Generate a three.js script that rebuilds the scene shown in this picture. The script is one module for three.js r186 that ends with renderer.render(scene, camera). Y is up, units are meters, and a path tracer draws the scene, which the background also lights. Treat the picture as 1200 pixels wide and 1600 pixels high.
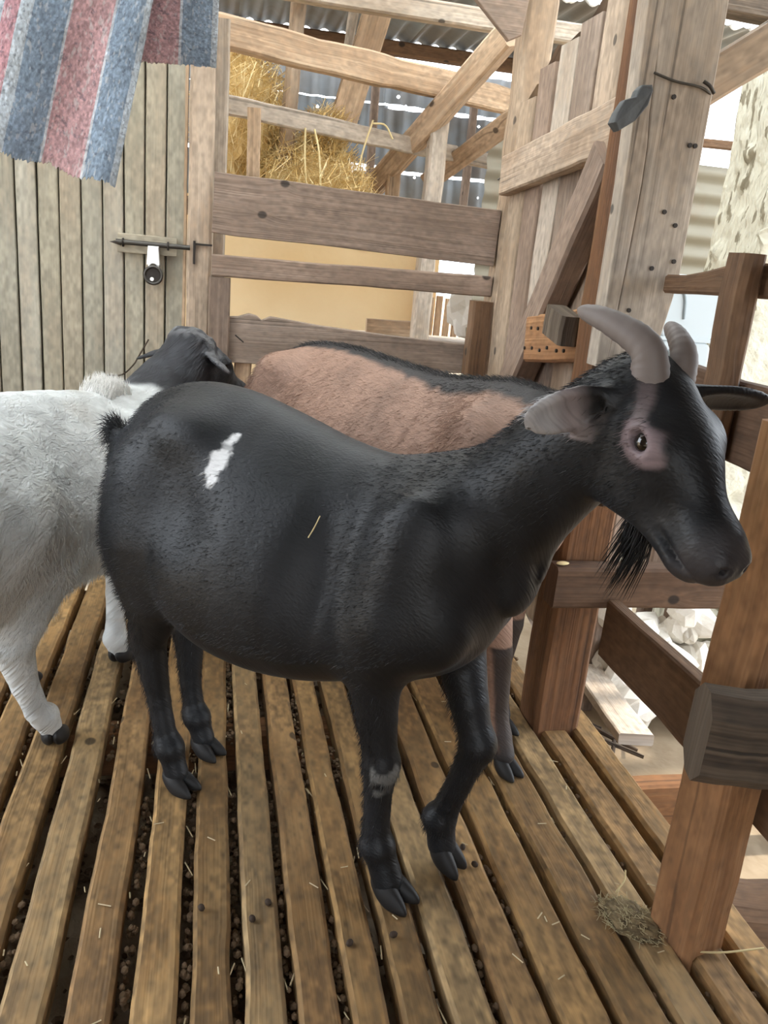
import * as THREE from 'three';
import { mergeGeometries, toCreasedNormals } from 'three/addons/utils/BufferGeometryUtils.js';

// ---------- camera, sky, sun, exposure ----------
const scene = new THREE.Scene();
const camera = new THREE.PerspectiveCamera(63.2, 0.75, 0.02, 200);
camera.position.set(0, 0.95, 0);
camera.quaternion.setFromRotationMatrix(new THREE.Matrix4().makeBasis(
  new THREE.Vector3(0.9778, 0.0880, 0.1900), new THREE.Vector3(-0.0259, 0.9510, -0.3080), new THREE.Vector3(-0.2078, 0.2968, 0.9321)));
camera.updateMatrixWorld();
const renderer = new THREE.WebGLRenderer({ antialias: true });
renderer.toneMapping = THREE.LinearToneMapping;
renderer.toneMappingExposure = 1.55;
renderer.shadowMap.enabled = true;
const SKY = [3.3, 3.5, 3.75];
{ // bright, thinly clouded sky: nearly even, a little brighter towards the horizon
  const w = 64, h = 32, d = new Float32Array(w * h * 4);
  for (let j = 0; j < h; j++) for (let i = 0; i < w; i++) {
    const e = Math.max(0, Math.sin(((j + 0.5) / h - 0.5) * Math.PI)), k = 1.08 - 0.16 * e, o = (j * w + i) * 4;
    d[o] = SKY[0] * (k - 0.05 * e); d[o + 1] = SKY[1] * k; d[o + 2] = SKY[2] * (k + 0.03 * e); d[o + 3] = 1;
  }
  const t = new THREE.DataTexture(d, w, h, THREE.RGBAFormat, THREE.FloatType);
  t.mapping = THREE.EquirectangularReflectionMapping; t.magFilter = t.minFilter = THREE.LinearFilter; t.needsUpdate = true;
  scene.background = t;
}
const sun = new THREE.DirectionalLight(new THREE.Color().setRGB(1, 0.92, 0.8), 2.6);
sun.position.set(1.7, 9, -3.3); sun.target.position.set(0.6, 0, -1.6);
sun.castShadow = true; sun.shadow.radius = 4; sun.shadow.mapSize.set(2048, 2048);
Object.assign(sun.shadow.camera, { left: -6, right: 6, top: 6, bottom: -6, near: 0.5, far: 25 });
scene.add(sun, sun.target);

// ---------- helpers ----------
const V = (x, y, z) => new THREE.Vector3(x, y, z);
let seedState = 12345;
const rnd = () => { seedState = (Math.imul(seedState, 1664525) + 1013904223) >>> 0; return seedState / 4294967296; };
const rr = (a, b) => a + (b - a) * rnd();
const setSeed = (n) => { seedState = (n * 2654435761) >>> 0; rnd(); rnd(); };
function hash3(x, y, z) { let h = Math.imul(x, 374761393) ^ Math.imul(y, 668265263) ^ Math.imul(z, 2147483647 - 1640531); h = Math.imul(h ^ (h >>> 13), 1274126177); return ((h ^ (h >>> 16)) >>> 0) / 4294967296; }
const sm = (t) => t * t * (3 - 2 * t);
const ss = (a, b, x) => sm(Math.min(1, Math.max(0, (x - a) / (b - a))));
const mix = (a, b, t) => a + (b - a) * t;
function n3(x, y, z) { // value noise, -1..1
  const xi = Math.floor(x), yi = Math.floor(y), zi = Math.floor(z), u = sm(x - xi), v = sm(y - yi), w = sm(z - zi);
  const l = (dz) => mix(mix(hash3(xi, yi, zi + dz), hash3(xi + 1, yi, zi + dz), u), mix(hash3(xi, yi + 1, zi + dz), hash3(xi + 1, yi + 1, zi + dz), u), v);
  return mix(l(0), l(1), w) * 2 - 1;
}
function pn(x, y, px, py, s) { // tiling value noise, 0..1, period px, py
  const xi = Math.floor(x), yi = Math.floor(y), u = sm(x - xi), v = sm(y - yi), m = (a, b) => ((a % b) + b) % b;
  const h = (i, j) => hash3(m(xi + i, px), m(yi + j, py), s);
  return mix(mix(h(0, 0), h(1, 0), u), mix(h(0, 1), h(1, 1), u), v);
}
const fb = (x, y, fx, fy, s, o = 4) => { let a = 0, k = 0.5, t = 0; for (let i = 0; i < o; i++) { a += k * pn(x * fx, y * fy, fx, fy, s + i * 17); t += k; k *= 0.5; fx *= 2; fy *= 2; } return a / t; };
function dataTex(w, h, fn, srgb) {
  const d = new Uint8Array(w * h * 4);
  for (let j = 0; j < h; j++) for (let i = 0; i < w; i++) {
    const c = fn(i / w, j / h), o = (j * w + i) * 4;
    for (let k = 0; k < 3; k++) d[o + k] = Math.max(0, Math.min(255, 255 * (c.length ? c[k] : c)));
    d[o + 3] = 255;
  }
  const t = new THREE.DataTexture(d, w, h); t.wrapS = t.wrapT = THREE.RepeatWrapping; t.magFilter = THREE.LinearFilter; t.minFilter = THREE.LinearMipmapLinearFilter; t.generateMipmaps = true;
  if (srgb) t.colorSpace = THREE.SRGBColorSpace; t.needsUpdate = true; return t;
}
const names = {};
const numbered = (n) => { const k = names[n] = (names[n] ?? -1) + 1; return k ? n + '_' + String(k).padStart(3, '0') : n; };
function thing(name, label, category, group) { const o = new THREE.Group(); o.name = numbered(name); o.userData = { label, category }; if (group) o.userData.group = group; scene.add(o); return o; }
function tag(o, label, category, group) { o.name = numbered(o.name); Object.assign(o.userData, { label, category }); if (group) o.userData.group = group; scene.add(o); return o; }
function structure(name, label, category) { const o = new THREE.Group(); o.name = name; o.userData = { kind: 'structure', label, category }; scene.add(o); return o; }
function mesh(name, geo, mat, parent) { const m = new THREE.Mesh(geo, mat); m.name = name; m.castShadow = m.receiveShadow = true; if (parent) parent.add(m); return m; }

// ---------- materials ----------
// wood: 1.6 m along the grain, 0.4 m across
function woodTex(s, c0, c1, c2, opt = {}) {
  const { grain = 1, dirt = 0.5, knots = 5, cracks = 1, mottle = 0.28, dirtCol = [0.3, 0.24, 0.17] } = opt, W = 1024, H = 512;
  setSeed(s); const kn = []; for (let i = 0; i < knots; i++) kn.push([rnd(), rnd(), rr(0.006, 0.016)]);
  const height = new Float32Array(W * H);
  const map = dataTex(W, H, (x, y) => {
    let warp = 0, kd = 0;
    for (const [kx, ky, r] of kn) { let dx = x - kx, dy = y - ky; dx -= Math.round(dx); dy -= Math.round(dy); const q = Math.hypot(dx * 1.6, dy * 0.4 * 1.3), e = Math.exp(-q * q / (r * r * 5)); warp += e * (dy > 0 ? 1 : -1) * 0.03; kd = Math.max(kd, ss(r, r * 0.6, q)); }
    const yy = y + warp + 0.02 * (fb(x, y, 3, 3, s + 1, 2) - 0.5);
    const g1 = fb(x, yy, 4, 48, s + 2, 3), g2 = fb(x, yy, 10, 150, s + 3, 2), big = fb(x, y, 4, 4, s + 4, 4), fine = fb(x, y, 90, 45, s + 5, 2);
    const t = Math.min(1, Math.max(0, 0.5 + grain * ((g1 - 0.5) * 1.5 + (g2 - 0.5) * 0.6) + (big - 0.5) * 0.9));
    let c = [0, 1, 2].map((k) => t < 0.5 ? mix(c0[k], c1[k], t * 2) : mix(c1[k], c2[k], t * 2 - 1));
    const crack = ss(0.80, 0.86, fb(x, yy, 3, 36, s + 9, 2)) * 0.55 * cracks;
    const dm = dirt * ss(0.46, 0.68, fb(x, y, 7, 6, s + 6, 4) * 0.75 + fine * 0.25);
    c = c.map((v, k) => mix(mix(v, dirtCol[k], dm * 0.75), v * 0.35, Math.max(crack, kd * 0.75)) * (1 - mottle / 2 + mottle * fine));
    height[Math.floor(y * H) * W + Math.floor(x * W)] = 0.5 + (g1 - 0.5) * 0.7 + (g2 - 0.5) * 0.5 + (fine - 0.5) * 0.4 - crack * 0.7;
    return c;
  }, true);
  const bump = dataTex(W, H, (x, y) => height[Math.floor(y * H) * W + Math.floor(x * W)]);
  return { map, bump };
}
const hex = (h) => [(h >> 16 & 255) / 255, (h >> 8 & 255) / 255, (h & 255) / 255];
const tSlat = woodTex(11, hex(0x826a49), hex(0x9f835b), hex(0xb79b73), { grain: 0.16, dirt: 0.8, dirtCol: hex(0x745a3a), knots: 3, cracks: 0.15, mottle: 0.6 });
const tPale = woodTex(23, hex(0x9a8e80), hex(0xb0a394), hex(0xc4b8aa), { grain: 0.42, dirt: 0.4, dirtCol: hex(0x86705a), cracks: 0.6 });
const tGrey = woodTex(37, hex(0x807063), hex(0x978678), hex(0xac9c8f), { grain: 0.4, dirt: 0.45, dirtCol: hex(0x7a695b), cracks: 0.4 });
const tWarm = woodTex(41, hex(0xa08a72), hex(0xbda58c), hex(0xd4c0a6), { grain: 0.55, dirt: 0.35, dirtCol: hex(0x7d6148), cracks: 0.6 });
const tPaint = woodTex(53, hex(0x9c9686), hex(0xa8a292), hex(0xb5b1a4), { grain: 0.2, dirt: 0.5, dirtCol: hex(0x9a8a78), knots: 2, cracks: 0.1 });
const tDark = woodTex(67, hex(0x3e342a), hex(0x5d5042), hex(0x77695a), { grain: 0.7, dirt: 0.6, dirtCol: hex(0x463a30) });
const woodMat = (t, tint = 0xffffff, rough = 0.85, bs = 0.0016) => new THREE.MeshStandardMaterial({ map: t.map, bumpMap: t.bump, bumpScale: bs, roughness: rough, color: tint });
const variants = (t, tints, rough, bs) => tints.map((c) => woodMat(t, c, rough, bs));
const M = {
  slat: variants(tSlat, [0xffffff, 0xf0e4d6, 0xfff4e2, 0xe6dccb], 0.8, 0.0012),
  pale: variants(tPale, [0xffffff, 0xf6ece2, 0xeaded0]),
  grey: variants(tGrey, [0xf4f2f0, 0xe2dcd8, 0xeee6e0]),
  warm: variants(tWarm, [0xf6f2ee, 0xf0e6dc, 0xfdf8f2]),
  rust: woodMat(tWarm, 0xd9b09c),
  paint: variants(tPaint, [0xffffff, 0xf2efe8, 0xf8f2ea, 0xe9e8e4], 0.7, 0.0012),
  dark: variants(tDark, [0xffffff, 0xe8dccf], 0.85, 0.002),
  brown: variants(tWarm, [0xa5825f, 0xccaa88, 0x947455]),
  brownRail: variants(tGrey, [0xb89e82, 0xa8907a]),
};
const plain = (c, r = 0.8, extra = {}) => new THREE.MeshStandardMaterial({ color: c, roughness: r, ...extra });
const noiseMap = (s, a, b, f = 8, th = null) => dataTex(512, 512, (x, y) => { let t = fb(x, y, f, f, s, 6); t = th ? ss(th[0], th[1], t) : Math.min(1, Math.max(0, 0.5 + (t - 0.5) * 2)); return [0, 1, 2].map((k) => mix(a[k], b[k], t)); }, true);
const noiseBump = (s, f = 8) => dataTex(512, 512, (x, y) => fb(x, y, f, f, s, 6));
const bumpA = noiseBump(301, 10);
M.metal = plain(0x55524e, 0.45, { metalness: 0.85 });
M.steel = plain(0xd0d0cc, 0.3, { metalness: 0.9 });
M.iron = plain(0x3a3531, 0.6, { metalness: 0.6 });
M.wire = plain(0x4a453f, 0.5, { metalness: 0.7 });
M.earth = new THREE.MeshStandardMaterial({ map: noiseMap(71, hex(0x8d7a62), hex(0xb9a88e)), bumpMap: bumpA, bumpScale: 0.02, roughness: 1 });
M.tan = new THREE.MeshStandardMaterial({ map: noiseMap(75, hex(0xe8cb9b), hex(0xf2dcb4), 5), bumpMap: bumpA, bumpScale: 0.004, roughness: 0.95 });
M.white = new THREE.MeshStandardMaterial({ map: noiseMap(77, hex(0xcfccba), hex(0x8f8874), 9, [0.6, 0.66]), bumpMap: bumpA, bumpScale: 0.02, roughness: 0.95 });
M.iron1 = new THREE.MeshStandardMaterial({ map: noiseMap(79, hex(0x8b949b), hex(0x77736f), 6), roughness: 0.55, metalness: 0.35 });
M.ironRust = new THREE.MeshStandardMaterial({ map: noiseMap(81, hex(0x8f8878), hex(0x846650), 4, [0.45, 0.7]), roughness: 0.65, metalness: 0.25 });
M.plastic = plain(0xb8c4ca, 0.45);
M.stone = [0xd8d2c6, 0xbeb6a8, 0xe4dfd4].map((c) => new THREE.MeshStandardMaterial({ color: c, bumpMap: bumpA, bumpScale: 0.004, roughness: 0.95 }));
M.fibreglass = new THREE.MeshPhysicalMaterial({ color: 0xfcfcfa, roughness: 1, transmission: 0.8, thickness: 0, side: THREE.DoubleSide });
M.hay = [0xe2c88f, 0xd6b679, 0xefdcac].map((c) => plain(c, 0.9));
M.straw = plain(0xe2cf9c, 0.8);
M.rubber = plain(0x4d4f50, 0.75, { bumpMap: bumpA, bumpScale: 0.01 });

// ---------- timber ----------
// A sawn length with chamfered, slightly wandering edges: x 0..L, width along y, thickness along z. uv in texture units (metres / size).
function timberGeo(L, w, t, o = {}) {
  const { ch = Math.min(w, t) * 0.12, seg = Math.max(2, Math.round(L / 0.06)), amp = 0.002, seed = 1, round = 0, endDrop = 0, taper = 1, top = null } = o;
  const sec = [];
  if (round) { for (let i = 0; i < round; i++) { const a = (i + 0.5) / round * Math.PI * 2; sec.push([Math.cos(a) * w / 2, Math.sin(a) * t / 2]); } }
  else { const a = w / 2, b = t / 2; sec.push([-a + ch, -b], [a - ch, -b], [a, -b + ch], [a, b - ch], [a - ch, b], [-a + ch, b], [-a, b - ch], [-a, -b + ch]); }
  const n = sec.length, pos = [], uv = [], idx = [], uo = hash3(seed, 3, 7) * 1.0, vo = hash3(seed, 5, 11);
  const ring = (i, k) => {
    const x = L * i / seg, f = mix(1, taper, i / seg); let [y, z] = sec[k]; y *= f; z *= f;
    const sy = Math.sign(y), sz = Math.sign(z);
    y += amp * n3(x * 9 + seed * 13.1, sy * 5 + k * (round ? 0.9 : 0), 2.5) + amp * 0.6 * n3(x * 35 + seed, sy * 3, 8.5) + amp * 1.2 * n3(x * 3 + seed * 7, 0.5, 0.5);
    z += amp * 0.7 * n3(x * 11 + seed * 5.7, sz * 4 + k * (round ? 0.7 : 0), 4.5);
    if (top && y > 0) y += top(x);
    return [x, y, z];
  };
  let per = 0;
  for (let k = 0; k < n; k++) {
    const k2 = (k + 1) % n, l = Math.hypot(sec[k2][0] - sec[k][0], sec[k2][1] - sec[k][1]), b = pos.length / 3;
    for (let i = 0; i <= seg; i++) { const p = ring(i, k), q = ring(i, k2); pos.push(...p, ...q); uv.push(uo + p[0] / 1.6, vo + per / 0.4, uo + q[0] / 1.6, vo + (per + l) / 0.4); }
    for (let i = 0; i < seg; i++) { const a = b + i * 2; idx.push(a, a + 1, a + 2, a + 1, a + 3, a + 2); }
    per += l;
  }
  for (const e of [0, seg]) { // end grain
    const b = pos.length / 3; const c = [L * e / seg, 0, 0]; pos.push(...c); uv.push(uo, vo);
    for (let k = 0; k < n; k++) { const p = ring(e, k); p[0] += endDrop * p[1] * (e ? 1 : -1); pos.push(...p); uv.push(uo + p[1] * 0.15, vo + p[2] / 0.4); }
    for (let k = 0; k < n; k++) { const k2 = (k + 1) % n; if (e) idx.push(b, b + 1 + k, b + 1 + k2); else idx.push(b, b + 1 + k2, b + 1 + k); }
  }
  const g = new THREE.BufferGeometry();
  g.setAttribute('position', new THREE.Float32BufferAttribute(pos, 3)); g.setAttribute('uv', new THREE.Float32BufferAttribute(uv, 2)); g.setIndex(idx); g.computeVertexNormals();
  return round ? g : g;
}
let timberSeed = 1;
// a timber from p0 to p1 (centre line); wd = direction of its width
function timber(name, p0, p1, w, t, mat, parent, o = {}) {
  const X = p1.clone().sub(p0), L = X.length(); X.normalize();
  const Y = (o.wd || V(0, 1, 0)).clone(); Y.addScaledVector(X, -Y.dot(X)).normalize(); const Z = X.clone().cross(Y);
  const m = mesh(name, timberGeo(L, w, t, { seed: timberSeed++, ...o }), mat, parent);
  m.position.copy(p0); m.quaternion.setFromRotationMatrix(new THREE.Matrix4().makeBasis(X, Y, Z)); return m;
}
const standing = (name, x, z, y0, y1, w, t, mat, parent, o = {}) => timber(name, V(x, y0, z), V(x, y1, z), w, t, mat, parent, { wd: V(1, 0, 0), ...o });
// board cut to an outline in x,y, thickness along z (front face at z = 0)
function outlineBoard(name, pts, th, mat, parent, along = 'x') {
  const g = new THREE.ExtrudeGeometry(new THREE.Shape(pts.map((p) => new THREE.Vector2(...p))), { depth: th - 0.006, bevelEnabled: true, bevelThickness: 0.003, bevelSize: 0.003, bevelSegments: 2, steps: 1 });
  g.translate(0, 0, -th + 0.003);
  const p = g.attributes.position, nn = g.attributes.normal, uv = g.attributes.uv, s = hash3(timberSeed++, 9, 2);
  for (let i = 0; i < p.count; i++) { const a = along === 'x' ? p.getX(i) : p.getY(i), b = along === 'x' ? p.getY(i) : p.getX(i); uv.setXY(i, s + a / 1.6, s * 3 + (b + (Math.abs(nn.getZ(i)) < 0.5 ? p.getZ(i) : 0)) / 0.4); }
  return mesh(name, g, mat, parent);
}
function tube(pts, r, seg = 24, rad = 6) { return new THREE.TubeGeometry(new THREE.CatmullRomCurve3(pts), seg, r, rad, false); }
// corrugated sheet: waves along local x, flat along local y
function corrugated(w, l, o = {}) {
  const { period = 0.076, amp = 0.009, ny = 6, warp = 0.004, seed = 1 } = o, nx = Math.round(w / period * 8), pos = [], uv = [], idx = [];
  for (let s = 0; s < 2; s++) for (let j = 0; j <= ny; j++) for (let i = 0; i <= nx; i++) {
    const x = w * (i / nx - 0.5), y = l * (j / ny - 0.5);
    pos.push(x, y, amp * Math.cos((x / period) * Math.PI * 2) + warp * n3(x * 2 + seed * 9, y * 2, 1.5) - s * 0.001); uv.push(x / 0.8 + seed * 0.37, y / 0.8);
  }
  const N = (nx + 1) * (ny + 1);
  for (let s = 0; s < 2; s++) for (let j = 0; j < ny; j++) for (let i = 0; i < nx; i++) { const a = s * N + j * (nx + 1) + i, b = a + 1, c = a + nx + 1, d = c + 1; if (s) idx.push(a, c, b, b, c, d); else idx.push(a, b, c, b, d, c); }
  const g = new THREE.BufferGeometry(); g.setAttribute('position', new THREE.Float32BufferAttribute(pos, 3)); g.setAttribute('uv', new THREE.Float32BufferAttribute(uv, 2)); g.setIndex(idx); g.computeVertexNormals(); return g;
}
const nest = (child, parent) => { parent.updateMatrixWorld(true); child.updateMatrixWorld(true); parent.attach(child); return child; };
const block = (name, x0, x1, y0, y1, z0, z1, mat, parent) => timber(name, V(x0, (y0 + y1) / 2, (z0 + z1) / 2), V(x1, (y0 + y1) / 2, (z0 + z1) / 2), y1 - y0, z1 - z0, mat, parent);
// ---------- the setting ----------
const ground = mesh('ground', new THREE.PlaneGeometry(60, 60, 1, 1).rotateX(-Math.PI / 2), M.earth); ground.position.y = -0.36;
{ const u = ground.geometry.attributes.uv; for (let i = 0; i < u.count; i++) u.setXY(i, u.getX(i) * 40, u.getY(i) * 40); }
ground.userData = { kind: 'structure', label: 'pale dusty earth ground around and below the pen', category: 'ground' }; scene.add(ground);

const floor = structure('floor', 'raised slatted wooden pen floor with dark gaps', 'floor');
const slatEdges = [];
for (let x = -1.153; x < -0.5; x += 0.0755) slatEdges.push([x, x + 0.058]);
slatEdges.push([-0.473, -0.412], [-0.397, -0.338], [-0.322, -0.262], [-0.242, -0.186], [-0.158, -0.103], [-0.079, -0.022], [-0.003, 0.05], [0.066, 0.119], [0.133, 0.188], [0.205, 0.252], [0.267, 0.319], [0.334, 0.389], [0.407, 0.467], [0.481, 0.548], [0.562, 0.63], [0.643, 0.703], [0.72, 0.778], [0.796, 0.85]);
setSeed(5);
slatEdges.forEach(([a, b], i) => {
  const x = (a + b) / 2, end = b > 0.82 ? -1.62 : -2.4;
  const m = timber('slat', V(x, -0.024 + rr(-0.002, 0.002), 0.35), V(x + rr(-0.003, 0.003), -0.024 + rr(-0.002, 0.002), end), b - a, 0.046, M.slat[i % 4], floor, { wd: V(1, 0, 0), ch: 0.006, amp: 0.0024, seg: 70 });
  m.position.y -= i % 3 === 0 ? 0.001 : 0;
});
for (const z of [0.2, -0.75, -1.6, -2.3]) timber('joist', V(-1.2, -0.1, z), V(0.84, -0.1, z), 0.1, 0.07, M.brown[0], floor, { seg: 6 });
{ const p = mesh('pit_soil', new THREE.PlaneGeometry(2.1, 3, 60, 90).rotateX(-Math.PI / 2), M.earth, floor); p.position.set(-0.2, -0.2, -1.1);
  const a = p.geometry.attributes.position, u = p.geometry.attributes.uv; for (let i = 0; i < a.count; i++) { a.setY(i, 0.04 * n3(a.getX(i) * 9, a.getZ(i) * 9, 3) + 0.02 * n3(a.getX(i) * 30, a.getZ(i) * 30, 5)); u.setXY(i, a.getX(i) * 2, a.getZ(i) * 2); } p.geometry.computeVertexNormals(); }

// tongue-and-groove door and wall on the left of the back side
const door = structure('door_1', 'cream painted plank door, dirty and worn, behind the white sheep', 'door');
setSeed(9);
for (let i = -12; i < 8; i++) {
  const x0 = -0.504 + i * 0.0537, g = [0, 7, 1, 5].includes(((i % 8) + 8) % 8) ? 0.0026 : 0.0018;
  standing('plank', x0 + 0.0537 / 2, -2.432 + rr(-0.0012, 0.0012), -0.02, 1.76, 0.0537 - g * 2, 0.022, M.paint[(i + 16) % 4], door, { ch: 0.0025, amp: 0.0007, seg: 24 });
}
for (const y of [0.25, 1.55]) block('ledge', -1.14, -0.08, y - 0.05, y + 0.05, -2.47, -2.446, M.paint[1], door);
block('backing', -1.15, -0.078, -0.02, 1.76, -2.49, -2.472, M.paint[1], door);
{ const l = block('latch_board', -0.25, -0.098, 0.889, 0.937, -2.421, -2.405, M.paint[2], door); l.userData.label = 'short cream board under the sliding bolt'; }

// walls out of view that close the shed
const wl = structure('wall_left', 'timber side wall of the pen on the left, with an open doorway', 'wall');
for (let i = 0; i < 33; i++) if (i < 20 || i > 27) timber('plank', V(-1.17, -0.1, 2.05 - i * 0.142), V(-1.17, 1.78, 2.05 - i * 0.142), 0.14, 0.025, M.grey[i % 3], wl, { wd: V(0, 0, 1), seg: 6 });

const wf = structure('wall_front', 'front wall of the shed behind the camera, with an open doorway', 'wall');
for (let i = 0; i < 17; i++) { const x = -1.1 + i * 0.142; if (x > -0.85 && x < 0.4) continue; timber('plank', V(x, -0.3, 2.2), V(x, 1.8, 2.2), 0.14, 0.025, M.grey[i % 3], wf, { wd: V(1, 0, 0), seg: 6 }); }
const wn = structure('wall_right_near', 'grey board wall beyond the near post on the right', 'wall');
for (let i = 0; i < 21; i++) timber('plank', V(1.14, -0.34, 2.1 - i * 0.142), V(1.14, 1.8, 2.1 - i * 0.142), 0.139, 0.025, M.grey[i % 3], wn, { wd: V(0, 0, 1), seg: 6 });
// back of the shed: tan mud wall below, corrugated sheets above
const wb = structure('wall_back', 'far side of the shed behind the fence', 'wall');
{ const g = new THREE.BoxGeometry(1.75, 1.48, 0.1, 40, 40, 1), m = mesh('mud_wall', g, M.tan, wb); m.position.set(0.16, 0.38, -4.0);
  const p = g.attributes.position; for (let i = 0; i < p.count; i++) if (p.getZ(i) > 0) p.setZ(i, p.getZ(i) + 0.006 * n3(p.getX(i) * 6, p.getY(i) * 6, 1)); g.computeVertexNormals(); m.userData.label = 'smooth tan mud wall'; }
const sheet = (name, w, l, x, y, z, rz, mat, parent, o) => { const m = mesh(name, corrugated(w, l, o), mat, parent); m.position.set(x, y, z); m.rotation.z = rz; return m; };
// sheets of the upper wall, not quite meeting, so that daylight shows in the slits
const rustIron = (seed) => { const holes = dataTex(512, 512, (x, y) => { setSeed(1); return holeField(x, y, seed); }); return new THREE.MeshStandardMaterial({ map: M.iron1.map, roughness: 0.55, metalness: 0.35, alphaMap: holes, alphaTest: 0.5, side: THREE.DoubleSide }); };
const holePts = []; setSeed(77); for (let i = 0; i < 26; i++) holePts.push([rnd(), rnd(), rr(0.004, 0.009)]);
const holeField = (x, y) => { for (const [a, b, r] of holePts) if (Math.hypot(x - a, y - b) < r) return 0; return 1; };
const ironHoles = rustIron(1);
sheet('iron_sheet', 1.0, 0.21, 0.10, 1.205, -4.02, 0.0, ironHoles, wb, { seed: 1 });
sheet('iron_sheet', 1.5, 0.21, 1.36, 1.200, -4.05, 0.01, ironHoles, wb, { seed: 2 });
sheet('iron_sheet', 1.25, 0.25, 0.12, 1.452, -4.03, -0.004, ironHoles, wb, { seed: 3 });
sheet('iron_sheet', 1.4, 0.25, 1.42, 1.440, -4.0, 0.008, ironHoles, wb, { seed: 4 });
sheet('iron_sheet', 1.35, 0.17, 0.05, 1.665, -4.02, 0.003, ironHoles, wb, { seed: 5 });
sheet('iron_sheet', 1.4, 0.16, 1.40, 1.660, -4.02, -0.006, ironHoles, wb, { seed: 6 });
for (const [x, w] of [[-0.35, 0.05], [0.672, 0.034], [1.12, 0.03], [1.5, 0.05]]) standing('stud', x, -3.95, 0.95, 1.76, w, 0.04, M.grey[1], wb, { seg: 6 });

// roof
const roof = structure('ceiling', 'corrugated iron roof seen from below, resting on timber', 'roof');
const roofSheet = (x, z0, z1, w, y0, y1, mat, seed, name = 'roof_sheet') => { const l = Math.hypot(z1 - z0, y1 - y0), m = mesh(name, corrugated(w, l, { seed, warp: 0.002 }), mat, roof); m.position.set(x, (y0 + y1) / 2, (z0 + z1) / 2); m.rotation.x = -Math.PI / 2 + Math.atan2(y1 - y0, z0 - z1); return m; };
for (const [x, s, w] of [[-0.98, 10, 0.72], [-0.28, 11, 0.72], [0.42, 12, 0.72], [0.95, 13, 0.38]]) { roofSheet(x, 2.3, -1.27, w, 1.875, 1.826, M.iron1, s); roofSheet(x, -1.25, -2.42, w, 1.826, 1.81, M.fibreglass, s + 4, 'skylight_sheet'); }
for (let i = 0; i < 5; i++) roofSheet(-0.98 + i * 0.7, -2.96, -3.84, 0.72, 1.805, 1.795, M.iron1, 20 + i);
for (let i = 0; i < 4; i++) roofSheet(-0.62 + i * 0.7, -2.40, -2.98, 0.72, 1.81, 1.80, i === 0 ? M.iron1 : M.fibreglass, 30 + i, i === 0 ? 'roof_sheet' : 'skylight_sheet');
for (const [x, s] of [[1.5, 40], [2.2, 41]]) roofSheet(x, 2.3, -1.75, 0.72, 1.93, 1.9, M.iron1, s);
timber('wall_plate', V(-1.1, 1.752, -3.78), V(1.9, 1.752, -3.78), 0.05, 0.06, M.brownRail[0], roof, { seg: 10 });
timber('purlin', V(-0.3, 1.695, -2.93), V(1.3, 1.69, -2.93), 0.06, 0.05, M.pale[0], roof, { seg: 20 });
for (const z of [2.2, 1.1, -0.2, -1.26]) timber('purlin', V(-1.2, 1.79, z), V(1.15, 1.79, z), 0.06, 0.05, M.grey[0], roof, { seg: 6 });

// right of the pen: whitewashed rubble wall with a stony foot
const wr = structure('wall_right', 'whitewashed rough wall outside the pen on the right', 'wall');
{ const g = new THREE.BoxGeometry(0.8, 2.0, 0.28, 60, 170, 30), m = mesh('plastered_wall', g, M.white, wr); m.position.set(1.9, 0.64, -2.32);
  const p = g.attributes.position; for (let i = 0; i < p.count; i++) { const x = p.getX(i), y = p.getY(i), z = p.getZ(i), k = 0.005 * n3(x * 9, y * 9, z * 9) + 0.005 * n3(x * 32, y * 32, z * 32) - 0.014 * ss(0.5, 0.66, n3(x * 22 + 4, y * 22, z * 22)) + 0.006 * n3(x * 2, y * 3 + 4, z * 2); p.setXYZ(i, x + (x < 0 ? k : 0) + (Math.abs(x) > 0.39 ? 0.012 * n3(5, y * 3.3, 1) : 0), y, z + (z > 0 ? k : 0)); } g.computeVertexNormals(); m.userData.label = 'rough whitewashed plaster face'; const u = g.attributes.uv; for (let i = 0; i < u.count; i++) u.setXY(i, u.getX(i) * 1.6, u.getY(i) * 4); }
setSeed(31);
for (let i = 0; i < 120; i++) { const g = stoneGeo(rr(0.03, 0.075), i); const m = mesh('stone', g, M.stone[i % 3], wr); m.position.set(rr(1.2, 2.3), -0.33 + 0.33 * Math.pow(rnd(), 1.3), rr(-2.32, -2.0)); m.position.z = -1.95 - 0.4 * (m.position.y + 0.33) - rr(0, 0.1); m.rotation.set(rr(0, 6), rr(0, 6), rr(0, 6)); }
function stoneGeo(r, s) { const g = new THREE.IcosahedronGeometry(r, 1), p = g.attributes.position; const sx = 0.8 + 0.5 * hash3(s, 1, 1), sy = 0.6 + 0.4 * hash3(s, 2, 1); for (let i = 0; i < p.count; i++) { const x = p.getX(i), y = p.getY(i), z = p.getZ(i), k = 1 + 0.3 * n3(x / r * 1.4 + s * 5, y / r * 1.4, z / r * 1.4); p.setXYZ(i, x * k * sx, y * k * sy, z * k); } g.computeVertexNormals(); return g; }
// iron cladding behind the gate post, ribs lying flat
const wi = structure('wall_far', 'rusty corrugated iron side wall between post and white wall', 'wall');
{ const m = sheet('iron_sheet', 0.66, 1.6, 1.75, 1.04, -3.1, Math.PI / 2, M.ironRust, wi, { seed: 8 }); void m; const n = sheet('iron_sheet', 1.0, 1.6, 1.75, 0.205, -3.12, Math.PI / 2, M.ironRust, wi, { seed: 9 }); void n; }
timber('rail', V(1.0, 1.425, -3.07), V(2.4, 1.45, -3.07), 0.03, 0.03, M.brownRail[0], wi, { seg: 8 });
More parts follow.
